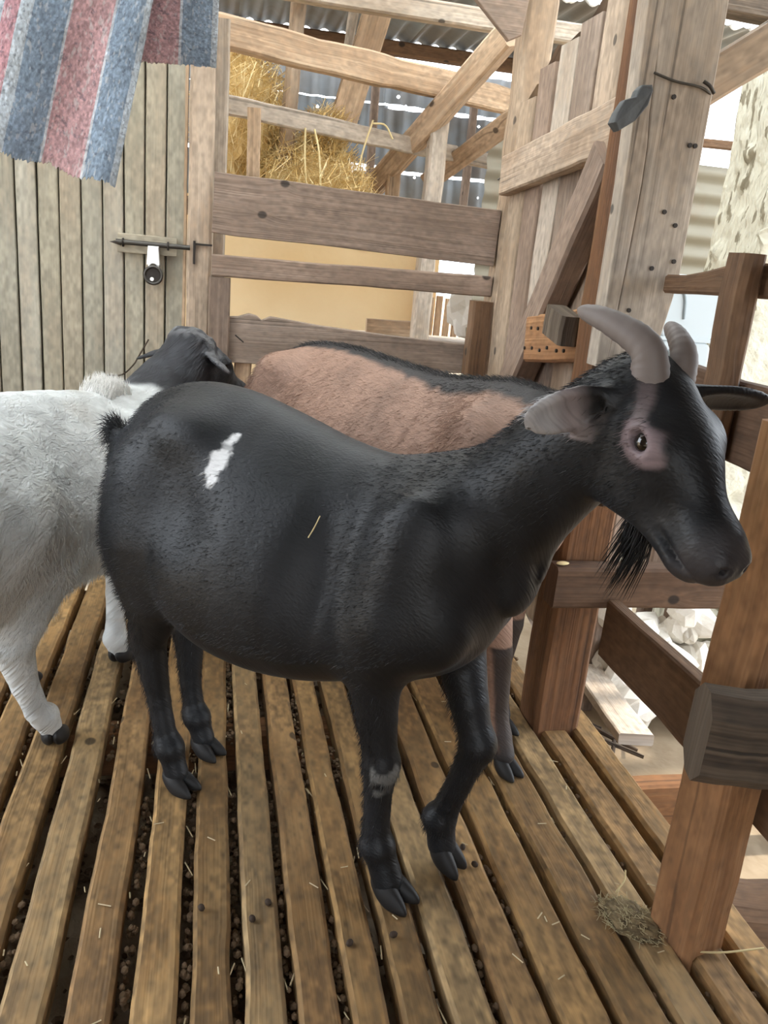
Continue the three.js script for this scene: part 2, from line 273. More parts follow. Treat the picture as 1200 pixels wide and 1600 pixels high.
// ---------- posts, fence and gate ----------
{ const p = standing('corner_post', -0.04, -2.445, -0.3, 1.8, 0.064, 0.08, M.pale[1], null, { amp: 0.003, ch: 0.008 }); tag(p, 'tall square timber post between plank door and back fence', 'post'); }
{ const p = standing('door_stop', -0.0785, -2.43, 0.0, 1.8, 0.008, 0.03, M.warm[2], null, { amp: 0.001, ch: 0.001 }); tag(p, 'thin pale strip of wood along left edge of corner post', 'strip'); }
const fence = thing('plank_fence', 'back fence of wide weathered horizontal boards behind the animals', 'fence');
const wavy = (x) => 0.006 * Math.sin(x * 9) + 0.004 * Math.sin(x * 23 + 1);
{ const b = timber('board', V(-0.005, 1.036, -2.392), V(0.785, 1.016, -2.392), 0.152, 0.028, M.grey[1], fence, { amp: 0.002, ch: 0.002 }); b.userData.label = 'widest top board'; }
timber('board', V(-0.005, 0.877, -2.39), V(0.785, 0.883, -2.39), 0.056, 0.03, M.grey[2], fence, { amp: 0.0018 });
outlineBoard('board', [[0.04, 0.62], [0.40, 0.62], [0.782, 0.632], [0.782, 0.708], [0.5, 0.72], [0.30, 0.733], [0.16, 0.748], [0.135, 0.736], [0.12, 0.748], [0.10, 0.752], [0.07, 0.742], [0.045, 0.74]], 0.026, M.grey[0], fence).position.z = -2.395;
standing('batten', 0.019, -2.392, 0.45, 0.847, 0.058, 0.03, M.grey[1], fence, { amp: 0.002 });
standing('batten', 0.753, -2.352, 0.632, 0.842, 0.062, 0.05, M.brownRail[0], fence, { amp: 0.003 });
standing('batten', 0.09, -2.42, -0.02, 0.62, 0.05, 0.03, M.warm[1], fence, { amp: 0.003 });
timber('board', V(0.0, 0.35, -2.395), V(0.785, 0.36, -2.395), 0.14, 0.026, M.grey[2], fence);
{ const n = mesh('nail', new THREE.CylinderGeometry(0.002, 0.002, 0.03, 6).rotateZ(0.9), M.iron, fence); n.position.set(0.075, 0.688, -2.37); nest(n, fence.children[2]); }
{ const p = standing('gate_post', 0.828, -2.40, -0.3, 1.79, 0.08, 0.09, M.pale[2], null, { amp: 0.004, ch: 0.007 }); tag(p, 'timber post at far right corner, where back fence meets gate', 'post'); }
{ const g = outlineBoard('gusset_board', [[0.56, 1.66], [0.62, 1.60], [0.735, 1.505], [0.765, 1.52], [0.79, 1.75], [0.60, 1.75]], 0.02, M.grey[0], null); g.position.z = -2.33; tag(g, 'grey angled board fixed across top of far gate post', 'board'); }
{ const w = mesh('wire_hook', tube([V(0.775, 1.215, -2.345), V(0.765, 1.2, -2.33), V(0.76, 1.175, -2.33), V(0.75, 1.165, -2.33)], 0.002), M.wire); tag(w, 'short bent wire sticking out of far gate post', 'wire'); }

const gate = thing('plank_gate', 'tall gate of vertical planks with cross rail and diagonal brace', 'gate');
setSeed(14);
[[-2.33, -2.21, 1.36], [-2.205, -2.10, 1.42], [-2.095, -1.99, 1.45], [-1.985, -1.87, 1.475], [-1.865, -1.75, 1.60], [-1.745, -1.63, 1.66], [-1.625, -1.572, 1.7]].forEach(([a, b, t], i) => {
  const m = timber('plank', V(0.80, 0.12, (a + b) / 2), V(0.80 + rr(-0.004, 0.004), t, (a + b) / 2 + rr(-0.004, 0.004)), b - a - 0.004, 0.022, [M.pale[2], M.grey[2], M.pale[0], M.grey[0], M.pale[1]][i % 5], gate, { wd: V(0, 0, 1), amp: 0.0025, ch: 0.002, endDrop: [0.5, 0.7, 0.2, 0.6, 0.3][i % 5] }); void m;
});
timber('cross_rail', V(0.772, 1.176, -2.33), V(0.762, 1.228, -1.60), 0.1, 0.034, M.pale[1], gate, { amp: 0.0025 });
timber('diagonal_brace', V(0.752, 1.17, -1.635), V(0.752, 0.66, -2.01), 0.085, 0.06, M.grey[2], gate, { amp: 0.002, wd: V(0, 0.6, 0.8) });
const lowerRail = timber('lower_rail', V(0.735, 0.785, -1.885), V(0.735, 0.83, -1.57), 0.105, 0.03, M.brown[1], gate, { amp: 0.003, ch: 0.006, wd: V(0, 1, 0) });
timber('cross_rail', V(0.768, 0.35, -2.33), V(0.768, 0.36, -1.60), 0.1, 0.034, M.pale[1], gate);
setSeed(15);
for (let r = 0; r < 2; r++) for (let i = 0; i < 6; i++) { const z = -1.87 + i * 0.045 + r * 0.02 + rr(-0.008, 0.008), n = mesh('nail', new THREE.CylinderGeometry(0.004, 0.004, 0.004, 7).rotateZ(Math.PI / 2), M.iron, gate); n.position.set(0.7185, 0.762 + r * 0.045 + (z + 1.885) * 0.12 + rr(-0.004, 0.004), z); nest(n, lowerRail); }
{ const b = timber('hinge_block', V(0.70, 0.812, -1.645), V(0.70, 0.87, -1.635), 0.1, 0.04, M.dark[0], null, { wd: V(0, 0, 1), amp: 0.005, ch: 0.006 }); tag(b, 'dark weathered wooden block nailed on gate lower rail', 'block'); }

// main gate post on the right
const post = thing('main_post', 'thick double gate post right of the gate, behind the black goat head', 'post');
standing('post_core', 0.755, -1.515, -0.3, 1.79, 0.105, 0.1, M.brown[2], post, { amp: 0.003, ch: 0.008 });
{ // split by a long drying crack
  const crack = [[0.708, 0.85], [0.7115, 0.93], [0.713, 0.99], [0.7145, 1.05], [0.7155, 1.1], [0.714, 1.16], [0.708, 1.21], [0.706, 1.27]];
  const left = outlineBoard('facing_plank', [[0.688, 0.79], [0.7035, 0.79], ...crack.map(([x, y]) => [x - 0.0032, y]), [0.700, 1.33], [0.697, 1.74], [0.664, 1.74], [0.676, 1.4], [0.687, 1.1]], 0.045, M.pale[0], post, 'y'); left.position.z = -1.42; left.userData.label = 'narrow left strip of the pale facing plank, split off by a crack';
  const f = outlineBoard('facing_plank', [[0.7045, 0.79], [0.775, 0.79], [0.80, 0.85], [0.815, 0.95], [0.813, 1.3], [0.806, 1.74], [0.6985, 1.74], [0.7015, 1.33], ...crack.map(([x, y]) => [x + 0.0032, y]).reverse()], 0.045, M.pale[0], post, 'y'); f.position.z = -1.42; f.userData.label = 'broad pale plank with cracks and knots facing the camera'; post.userData.face = 0; }
delete post.userData.face; const facing = post.children[2];
{ const w = mesh('wire_tie', mergeGeometries([tube([V(0.70, 1.27, -1.413), V(0.74, 1.262, -1.413), V(0.79, 1.258, -1.413), V(0.82, 1.25, -1.43), V(0.82, 1.25, -1.6)], 0.0022), tube([V(0.79, 1.268, -1.412), V(0.80, 1.262, -1.408), V(0.812, 1.252, -1.41)], 0.003)]), M.wire, post); nest(w, facing); }
setSeed(16);
for (const [x, y] of [[0.765, 1.06], [0.79, 1.04], [0.76, 0.965], [0.80, 0.98], [0.79, 1.17], [0.80, 1.17], [0.745, 1.24], [0.73, 0.89]]) { const n = mesh('nail', new THREE.CylinderGeometry(0.004, 0.004, 0.004, 8).rotateX(Math.PI / 2), M.iron, post); n.position.set(x, y, -1.419); nest(n, facing); }
{ // dark scuffed rubber strip wedged beside the post
  const pts = []; for (const [x, y] of [[0, 0], [0.012, -0.012], [0.05, 0.012], [0.075, 0.045], [0.082, 0.075], [0.078, 0.082], [0.06, 0.08], [0.05, 0.07], [0.045, 0.055], [0.02, 0.045], [0.005, 0.02]]) pts.push(new THREE.Vector2(x, y));
  const g = new THREE.ExtrudeGeometry(new THREE.Shape(pts), { depth: 0.03, bevelEnabled: true, bevelSize: 0.004, bevelThickness: 0.006, bevelSegments: 3, steps: 3 });
  const p = g.attributes.position; for (let i = 0; i < p.count; i++) p.setXYZ(i, p.getX(i) + 0.003 * n3(p.getX(i) * 60, p.getY(i) * 60, p.getZ(i) * 60), p.getY(i), p.getZ(i) + 0.006 * n3(p.getX(i) * 40, p.getY(i) * 50, 3));
  g.computeVertexNormals(); const m = mesh('rubber_strip', g, M.rubber); m.scale.set(0.68, 0.72, 0.6); m.position.set(0.636, 1.186, -1.414); tag(m, 'dark grey scuffed rubber strip nailed beside main post', 'rubber'); }
// side rails between main post and near post
const rails = thing('side_rail_fence', 'right hand side fence of brown rails running toward the camera', 'fence');
timber('rail', V(0.796, 0.953, -1.40), V(0.796, 0.966, -0.6), 0.05, 0.035, M.brownRail[0], rails, { amp: 0.004, top: (x) => -0.02 * ss(0.2, 0.05, x) });
timber('rail', V(0.796, 0.753, -1.40), V(0.796, 0.742, -0.6), 0.125, 0.03, M.brownRail[1], rails, { amp: 0.004 });
timber('rail', V(0.796, 0.275, -1.40), V(0.796, 0.272, -0.6), 0.125, 0.03, M.brownRail[0], rails, { amp: 0.004 });
standing('upright', 0.760, -1.145, 0.60, 0.995, 0.034, 0.06, M.brownRail[0], rails, { amp: 0.004, ch: 0.009 });
{ const r = timber('cross_rail', V(0.672, 0.352, -1.435), V(1.25, 0.352, -1.435), 0.088, 0.05, M.brownRail[1], null, { amp: 0.003, ch: 0.006 }); tag(r, 'horizontal rail nailed low across main post, running right', 'rail'); }
{ const m = mesh('wood_chip', new THREE.SphereGeometry(1, 10, 6).scale(0.014, 0.004, 0.006), M.straw); m.position.set(0.685, 0.401, -1.425); tag(m, 'small pale chip lying on low cross rail', 'chip'); }
{ const p = standing('near_post', 0.732, -0.905, -0.3, 0.79, 0.078, 0.085, M.brown[1], null, { amp: 0.004, ch: 0.008 }); p.rotateX(0.25); tag(p, 'rough brown timber post nearest the camera at right edge', 'post'); }
{ const l = timber('log_rail', V(0.620, 0.405, -0.828), V(1.12, 0.40, -0.69), 0.125, 0.075, M.dark[0], null, { amp: 0.007, ch: 0.024, seg: 30 }); tag(l, 'dark weathered thick log crossing in front of near post', 'log'); }
// brace and eave on the upper right
{ const b = timber('roof_brace', V(0.79, 1.243, -1.5), V(1.15, 1.50, -1.5), 0.068, 0.05, M.pale[2], null, { amp: 0.003 }); tag(b, 'slanting brace rising right from the main post', 'brace'); }
{ const b = timber('eave_beam', V(1.05, 1.66, -2.2), V(1.8, 1.64, -2.2), 0.11, 0.06, M.dark[0], null); tag(b, 'dark eave beam at top right corner', 'beam'); }
// ---------- latch ----------
const latch = thing('door_bolt', 'rusty sliding bolt with hasp on the cream plank door', 'bolt');
mesh('bolt_rod', new THREE.CylinderGeometry(0.0065, 0.0065, 0.19, 12).rotateZ(Math.PI / 2), M.metal, latch).position.set(-0.158, 0.916, -2.393);
for (const x of [-0.235, -0.12]) { const s = mesh('bolt_guide', new THREE.TorusGeometry(0.009, 0.003, 6, 14).rotateY(Math.PI / 2), M.iron, latch); s.position.set(x, 0.915, -2.396); }
mesh('hasp', outlineBoard('h', [[-0.012, 0], [0.012, 0], [0.015, -0.045], [0.009, -0.05], [0.004, -0.04], [-0.004, -0.04], [-0.009, -0.05], [-0.015, -0.045]], 0.007, M.steel, null).geometry, M.steel, latch).position.set(-0.157, 0.91, -2.386); nest(latch.children[latch.children.length - 1], latch.children[0]);
mesh('tail_spike', new THREE.ConeGeometry(0.009, 0.03, 6).rotateZ(Math.PI / 2), M.iron, latch).position.set(-0.255, 0.914, -2.395);
{ const k = mesh('keeper', mergeGeometries([new THREE.BoxGeometry(0.006, 0.06, 0.006).translate(-0.052, 0.905, 0), new THREE.BoxGeometry(0.05, 0.005, 0.005).translate(-0.03, 0.927, 0)]), M.iron, latch); k.position.z = -2.4; }
const lock = thing('padlock', 'dark round padlock with silver marks hanging below the bolt', 'padlock');
mesh('lock_body', new THREE.CylinderGeometry(0.024, 0.024, 0.018, 20).rotateX(Math.PI / 2), M.iron, lock).position.set(-0.157, 0.838, -2.39);
mesh('rim', new THREE.TorusGeometry(0.022, 0.004, 8, 24), M.metal, lock).position.set(-0.157, 0.838, -2.381); nest(lock.children[1], lock.children[0]);
mesh('shackle', new THREE.TorusGeometry(0.012, 0.004, 8, 16, Math.PI), M.steel, lock).position.set(-0.157, 0.857, -2.388);
mesh('keyhole_plate', new THREE.CylinderGeometry(0.005, 0.005, 0.004, 12).rotateX(Math.PI / 2), M.steel, lock).position.set(-0.160, 0.828, -2.38); nest(lock.children[2], lock.children[0]);
{ const t = mesh('twig', tube([V(-0.17, 0.665, -2.408), V(-0.20, 0.61, -2.40), V(-0.205, 0.60, -2.402), V(-0.24, 0.565, -2.40), V(-0.28, 0.56, -2.405)], 0.0022, 20, 5), M.dark[0]); tag(t, 'thin dark bent twig hanging against the plank door', 'twig'); }

// ---------- striped cloth ----------
const cloth = thing('striped_blanket', 'woven blanket with blue grey, white and pink stripes hanging at top left', 'blanket');
const bands = [[0.009, 0xd0dbe4], [0.053, 0x9db1c6], [0.057, 0xdde4ec], [0.119, 0xd9b0b3], [0.123, 0xdde4ec], [0.173, 0x9db1c6], [0.192, 0xd0dbe4], [0.218, 0xd0a0a8], [0.24, 0xd0dbe4], [0.30, 0x9caaba], [0.304, 0xdde4ec], [0.37, 0xd9b0b3], [0.42, 0xa2b0c0]];
function bandTex(off) { return dataTex(1024, 1024, (x, y) => {
  const m = x * 0.42 + off + 0.0014 * (fb(x, y, 20, 20, 401, 3) - 0.5); let c = hex(bands[bands.length - 1][1]); for (const [e, h] of bands) if (m < e) { c = hex(h); break; }
  const wv = fb(x, y, 130, 130, 403, 3), fl = ss(0.62, 0.75, fb(x, y, 100, 60, 405, 3)), dk = ss(0.66, 0.76, fb(x, y, 80, 110, 407, 4)), st = fb(x, y, 6, 5, 409, 4);
  return c.map((v, k) => mix(mix(v * (0.72 + 0.45 * wv) * (0.85 + 0.3 * st), 0.86, fl * 0.5), [0.28, 0.3, 0.36][k], dk * 0.3)); }, true); }
const weave = dataTex(512, 512, (x, y) => fb(x, y, 90, 90, 411, 3));
function clothGeo(nu, nv, P, fray) {
  const pos = [], uv = [], idx = [];
  for (let s = 0; s < 2; s++) for (let j = 0; j <= nv; j++) for (let i = 0; i <= nu; i++) { const u = i / nu; let v = j / nv; const p = P(u, j === 0 ? -fray * hash3(i, 4, 2) : v); p.z -= s * 0.003; pos.push(p.x, p.y, p.z); uv.push(u, v * 0.9); }
  const N = (nu + 1) * (nv + 1);
  for (let s = 0; s < 2; s++) for (let j = 0; j < nv; j++) for (let i = 0; i < nu; i++) { const a = s * N + j * (nu + 1) + i, b = a + 1, c = a + nu + 1, d = c + 1; if (!s) idx.push(a, c, b, b, c, d); else idx.push(a, b, c, b, d, c); }
  const edge = []; for (let i = 0; i <= nu; i++) edge.push(i); for (let j = 1; j <= nv; j++) edge.push(j * (nu + 1) + nu); for (let i = nu - 1; i >= 0; i--) edge.push(nv * (nu + 1) + i); for (let j = nv - 1; j >= 0; j--) edge.push(j * (nu + 1));
  for (let k = 0; k + 1 < edge.length; k++) { const a = edge[k], b = edge[k + 1]; idx.push(a, b, a + N, b, b + N, a + N); }
  const g = new THREE.BufferGeometry(); g.setAttribute('position', new THREE.Float32BufferAttribute(pos, 3)); g.setAttribute('uv', new THREE.Float32BufferAttribute(uv, 2)); g.setIndex(idx); g.computeVertexNormals(); return g;
}
const lerp2 = (a, b, t) => a.clone().lerp(b, t);
{ // u runs from the right hand edge to the left, v from the hem up to the line it hangs over
  const P = (u, v) => { const b = lerp2(V(-0.153, 1.014, -1.46), V(-0.555, 1.098, -1.50), u), t = lerp2(V(-0.045, 1.56, -1.52), V(-0.42, 1.56, -1.52), u), p = b.lerp(t, v); p.z += 0.014 * Math.sin(u * 16 + v * 1.5 + 0.6) * (1 - v) + 0.006 * n3(u * 9, v * 6, 2); p.y += 0.004 * Math.sin(u * 30) * (1 - v); return p; };
  mesh('front_layer', clothGeo(220, 60, P, 0.012), new THREE.MeshStandardMaterial({ map: bandTex(0), bumpMap: weave, bumpScale: 0.002, roughness: 0.95, side: THREE.DoubleSide }), cloth);
  const Q = (u, v) => { const b = lerp2(V(-0.004, 1.219, -1.57), V(-0.46, 1.20, -1.57), u), t = lerp2(V(0.002, 1.56, -1.545), V(-0.42, 1.56, -1.545), u), p = b.lerp(t, v); p.z += 0.006 * Math.sin(u * 13 + 1) * (1 - v); return p; };
  mesh('back_layer', clothGeo(220, 40, Q, 0.01), new THREE.MeshStandardMaterial({ map: bandTex(0.0), bumpMap: weave, bumpScale: 0.002, roughness: 0.95, side: THREE.DoubleSide }), cloth);
  mesh('top_fold', new THREE.CylinderGeometry(0.014, 0.014, 0.43, 12).rotateZ(Math.PI / 2), new THREE.MeshStandardMaterial({ color: 0x9aa6b4, roughness: 0.95 }), cloth).position.set(-0.22, 1.562, -1.533);
}
{ const b = timber('hanging_rail', V(-1.16, 1.555, -1.533), V(0.2, 1.555, -1.533), 0.018, 0.018, M.grey[0], null, { round: 10, seg: 6 }); tag(b, 'thin rail under the roof that the striped blanket hangs over', 'rail'); }
// ---------- loft frame behind the fence ----------
const L = (name, a, b, w, t, mat, label, cat, o = {}) => tag(timber(name, V(...a), V(...b), w, t, mat, null, o), label, cat);
L('loft_beam', [-0.05, 1.489, -2.6], [1.2, 1.497, -3.2], 0.085, 0.05, M.warm[2], 'long thick beam crossing in front of the hay loft, below the roof', 'beam', { amp: 0.004 });
L('loft_rail', [-0.02, 1.322, -2.72], [1.15, 1.308, -3.33], 0.055, 0.03, M.pale[0], 'pale rail crossing below the thick loft beam, in front of hay', 'rail', { amp: 0.003 });
L('loft_post', [0.014, -0.3, -2.55], [0.009, 1.5, -2.55], 0.04, 0.05, M.pale[0], 'slim pale post just right of the corner post', 'post', { wd: V(1, 0, 0) });
L('loft_stud', [0.111, 1.06, -2.72], [0.105, 1.32, -2.72], 0.04, 0.025, M.warm[2], 'short pale stud standing in front of the hay', 'stud', { wd: V(1, 0, 0) });
L('round_pole', [0.215, 1.06, -3.02], [0.25, 1.79, -3.0], 0.05, 0.05, M.pale[1], 'round pole rising beside the hay up to the roof', 'pole', { round: 12, amp: 0.004 });
L('leaning_plank', [0.412, 1.32, -3.12], [0.535, 1.80, -3.1], 0.095, 0.03, M.warm[2], 'wide leaning plank rising behind the thick loft beam', 'plank', { wd: V(1, 0, 0) });
L('thin_pole', [0.43, 1.58, -3.2], [0.46, 1.80, -3.2], 0.035, 0.035, M.pale[0], 'thin crooked pole just left of the leaning plank', 'pole', { round: 10, amp: 0.005 });
L('sloping_beam', [0.84, 1.60, -2.68], [0.57, 1.165, -3.32], 0.06, 0.075, M.warm[0], 'sloping beam descending left from the gate post across the loft', 'beam', { amp: 0.004, wd: V(0.75, 0.5, 0) });
L('prop_post', [0.737, 0.6, -3.0], [0.733, 1.425, -3.0], 0.058, 0.06, M.pale[0], 'stout pale post propping up the sloping beam', 'post', { wd: V(1, 0, 0), amp: 0.004 });
L('prop_stub', [0.637, 1.0, -3.2], [0.631, 1.265, -3.2], 0.047, 0.05, M.warm[2], 'short pale stub under lower end of sloping beam', 'post', { wd: V(1, 0, 0) });
L('split_pole', [0.98, 1.44, -2.75], [0.80, 1.225, -3.35], 0.035, 0.07, M.warm[0], 'rough split pole sloping beside the far gate post', 'pole', { amp: 0.006, wd: V(0.7, 0.6, 0) });
{ const d = mesh('loft_deck', new THREE.BoxGeometry(1.0, 0.04, 0.8), M.grey[0]); d.position.set(0.15, 1.045, -3.25); tag(d, 'narrow timber deck that carries the hay', 'deck'); }
// hay
setSeed(51);
{ const stalks = [], P = [];
  const heap = (cx, cy, cz, rx, ry, rz, n) => { for (let i = 0; i < n; i++) { const a = rr(0, 6.283), b = Math.acos(rr(-1, 1)), k = 0.8 + 0.25 * rnd(); P.push([cx + rx * k * Math.sin(b) * Math.cos(a), Math.max(1.07, cy + ry * k * Math.cos(b)), cz + rz * k * Math.sin(b) * Math.sin(a)]); } };
  heap(0.08, 1.36, -3.2, 0.15, 0.24, 0.3, 2600); heap(0.3, 1.14, -3.15, 0.24, 0.17, 0.3, 4200); heap(0.36, 1.33, -3.1, 0.08, 0.07, 0.12, 600);
  const geoms = M.hay.map(() => []);
  for (const [i, p] of P.entries()) { const l = rr(0.04, 0.13), d = V(rr(-1, 1), rr(-0.8, 0.5), rr(-1, 1)).normalize(), c = V(...p), s = c.clone().addScaledVector(d, -l / 2), e = c.clone().addScaledVector(d, l / 2); e.y -= 0.02 * rnd(); const side = d.clone().cross(V(0.3, 1, 0.2)).normalize().multiplyScalar(0.0013), up = d.clone().cross(side).normalize().multiplyScalar(0.0009); geoms[i % 3].push(blade(s, e, side, up)); }
  const hay = new THREE.Group(); hay.name = 'hay_pile'; hay.userData = { kind: 'stuff', label: 'loose golden hay heaped on the loft behind the fence', category: 'hay' }; scene.add(hay);
  const core = mesh('hay_core', mergeGeometries([lump(0.08, 1.3, -3.25, 0.13, 0.24, 0.28), lump(0.3, 1.13, -3.2, 0.2, 0.14, 0.27)]), new THREE.MeshStandardMaterial({ map: noiseMap(91, hex(0xd6b679), hex(0xe8d09a), 24), bumpMap: bumpA, bumpScale: 0.03, roughness: 1 }), hay); core.userData.kind = 'stuff';
  geoms.forEach((g, i) => { const m = mesh('hay_stalks', mergeGeometries(g), M.hay[i], hay); m.userData.kind = 'stuff'; });
  for (const pts of [[V(0.27, 1.30, -2.85), V(0.275, 1.2, -2.85), V(0.29, 1.1, -2.86)], [V(0.30, 1.30, -2.86), V(0.315, 1.24, -2.84), V(0.33, 1.13, -2.85)], [V(0.50, 1.36, -2.95), V(0.48, 1.29, -2.95), V(0.46, 1.2, -2.95)], [V(0.5, 1.35, -2.95), V(0.54, 1.35, -2.95), V(0.57, 1.31, -2.95)]]) mesh('hanging_straw', tube(pts, 0.003, 10, 4), M.straw, hay).userData.kind = 'stuff';
}
function blade(s, e, a, b) { const g = new THREE.BufferGeometry(), v = []; const A = s.clone().add(a), B = s.clone().sub(a), C = s.clone().add(b), D = e.clone().add(a), E = e.clone().sub(a), F = e.clone().add(b); const q = (p, r, t, u) => { for (const w of [p, r, t, r, u, t]) v.push(w.x, w.y, w.z); }; q(A, B, D, E); q(B, C, E, F); q(C, A, F, D); g.setAttribute('position', new THREE.Float32BufferAttribute(v, 3)); g.computeVertexNormals(); return g; }
function lump(x, y, z, a, b, c) { const g = new THREE.IcosahedronGeometry(1, 4), p = g.attributes.position; for (let i = 0; i < p.count; i++) { const k = 1 + 0.15 * n3(p.getX(i) * 4, p.getY(i) * 4, p.getZ(i) * 4 + x * 9); p.setXYZ(i, x + a * k * p.getX(i), Math.max(1.066, y + b * k * p.getY(i)), z + c * k * p.getZ(i)); } g.computeVertexNormals(); return g; }
// ---------- passage behind the fence ----------
const pales = thing('pale_fence', 'small fence of upright pales at far end of passage', 'fence');
for (let i = 0; i < 6; i++) standing('pale', 1.0 + i * 0.042, -3.9, 0.45, 0.77 + 0.01 * (i % 2), 0.028, 0.02, M.warm[i % 3], pales, { seg: 3 });
standing('pale', 0.96, -3.9, 0.45, 1.2, 0.05, 0.04, M.warm[0], pales, { seg: 3 });
timber('pale_rail', V(0.95, 0.5, -3.92), V(1.3, 0.5, -3.92), 0.04, 0.02, M.warm[0], pales, { seg: 3 });
{ const b = timber('loose_board', V(0.60, 0.655, -3.33), V(0.84, 0.66, -3.33), 0.078, 0.03, M.warm[0], null); tag(b, 'short brown board lying behind the lowest fence board', 'board'); }
const trough = thing('feed_bench', 'low timber bench in the passage behind the fence', 'bench');
block('bench_top', 0.45, 1.4, 0.585, 0.615, -3.7, -3.3, M.pale[0], trough); for (const x of [0.5, 1.34]) for (const z of [-3.64, -3.36]) standing('leg', x, z, -0.36, 0.585, 0.06, 0.06, M.pale[1], trough, { seg: 4 });
{ const g = new THREE.IcosahedronGeometry(0.09, 3), p = g.attributes.position; for (let i = 0; i < p.count; i++) { const x = p.getX(i), y = p.getY(i), z = p.getZ(i), k = 1 + 0.35 * n3(x * 22, y * 22, z * 22); p.setXYZ(i, x * k * 1.2, y * k * 1.3, z * k * 0.8); } g.computeVertexNormals(); const m = mesh('white_sack', g, plain(0xe6e3dc, 0.7)); m.position.set(1.08, 0.76, -3.5); tag(m, 'crumpled white sack standing on bench at far end of passage', 'sack'); }
// ---------- plastic cans ----------
for (const [x, y, z, label] of [[1.30, 0.70, -2.22, 'lower pale blue plastic jerrycan stacked behind main post'], [1.30, 0.877, -2.22, 'upper pale blue plastic jerrycan stacked behind main post']]) {
  const c = thing('jerrycan', label, 'jerrycan', 'stacked jerrycans'); c.position.set(x, y, z);
  const g = new THREE.ExtrudeGeometry(roundRect(0.15, 0.16, 0.02), { depth: 0.1, bevelEnabled: true, bevelSize: 0.008, bevelThickness: 0.008, bevelSegments: 3 }); g.translate(0, 0, -0.05); mesh('body', g, M.plastic, c);
  mesh('groove', tube([V(-0.05, 0.06, 0.06), V(-0.03, 0.03, 0.061), V(-0.02, -0.03, 0.06)], 0.004), plain(0x8d9aa0, 0.5), c); mesh('rim', new THREE.BoxGeometry(0.165, 0.01, 0.12), M.plastic, c).position.y = -0.085;
}
function roundRect(w, h, r) { const s = new THREE.Shape(), a = w / 2, b = h / 2; s.moveTo(-a + r, -b); s.lineTo(a - r, -b); s.quadraticCurveTo(a, -b, a, -b + r); s.lineTo(a, b - r); s.quadraticCurveTo(a, b, a - r, b); s.lineTo(-a + r, b); s.quadraticCurveTo(-a, b, -a, b - r); s.lineTo(-a, -b + r); s.quadraticCurveTo(-a, -b, -a + r, -b); return s; }
{ const t = thing('crate_stand', 'rough timber stand that carries the jerrycans', 'stand'); block('shelf', 1.15, 1.45, 0.585, 0.61, -2.32, -2.12, M.grey[0], t); for (const x of [1.18, 1.42]) for (const z of [-2.3, -2.14]) standing('leg', x, z, -0.36, 0.585, 0.04, 0.04, M.grey[1], t, { seg: 4 }); }
// ---------- outside litter on the right ----------
L('offcut_plank', [1.135, -0.20, -2.1], [1.06, -0.15, -1.64], 0.09, 0.03, M.pale[0], 'pale offcut plank lying outside beyond the slats, cut end toward camera', 'plank', { wd: V(1, 0, 0.1) });
L('outer_sill', [0.87, -0.24, -1.52], [1.9, -0.24, -1.5], 0.12, 0.05, M.brown[0], 'orange brown sill plank on the ground beside the slats', 'plank', {});
L('round_log', [0.98, -0.26, -1.2], [1.5, -0.24, -1.1], 0.13, 0.13, M.brownRail[0], 'short round log lying outside behind near post', 'log', { round: 14, amp: 0.006 });
setSeed(61);
for (let i = 0; i < 9; i++) { const a = rr(0, 3), x = rr(0.95, 1.2), z = rr(-1.95, -1.65), l = rr(0.1, 0.25); L('stick', [x, -0.33 + rr(0, 0.05), z], [x + l * Math.cos(a), -0.31 + rr(0, 0.08), z - l * Math.sin(a)], 0.012, 0.012, M.dark[i % 2], 'thin dark stick in the litter outside the slats', 'stick', { round: 6, seg: 4 }).userData.group = 'sticks in the litter'; }
// ---------- litter on the floor ----------
setSeed(71);
const pelletGeo = new THREE.SphereGeometry(1, 8, 6).scale(0.0065, 0.005, 0.005), pelletMat = plain(0x3a2a1c, 0.8);
const gapX = slatEdges.slice(0, -1).map((e, i) => (e[1] + slatEdges[i + 1][0]) / 2);
const droppings = [];
for (let i = 0; i < 26; i++) { const onGap = rnd() < 0.25, x = onGap ? gapX[10 + Math.floor(rnd() * 15)] : rr(-0.1, 0.6), z = rr(-1.5, -0.75); const si = slatEdges.find(([a, b]) => x > a + 0.006 && x < b - 0.006); if (!si) continue; droppings.push([x, z]); }
for (const [x, z] of [...droppings, [0.13, -1.1], [0.12, -1.02], [0.105, -1.02], [0.08, -0.99]]) { const si = slatEdges.find(([a, b]) => x > a + 0.004 && x < b - 0.004); if (!si) continue; const m = mesh('dropping', pelletGeo, pelletMat); m.position.set(x, 0.0045, z); m.rotation.y = rr(0, 6); tag(m, 'small dark dropping pellet on the slatted floor', 'dropping', 'droppings on the slats'); }
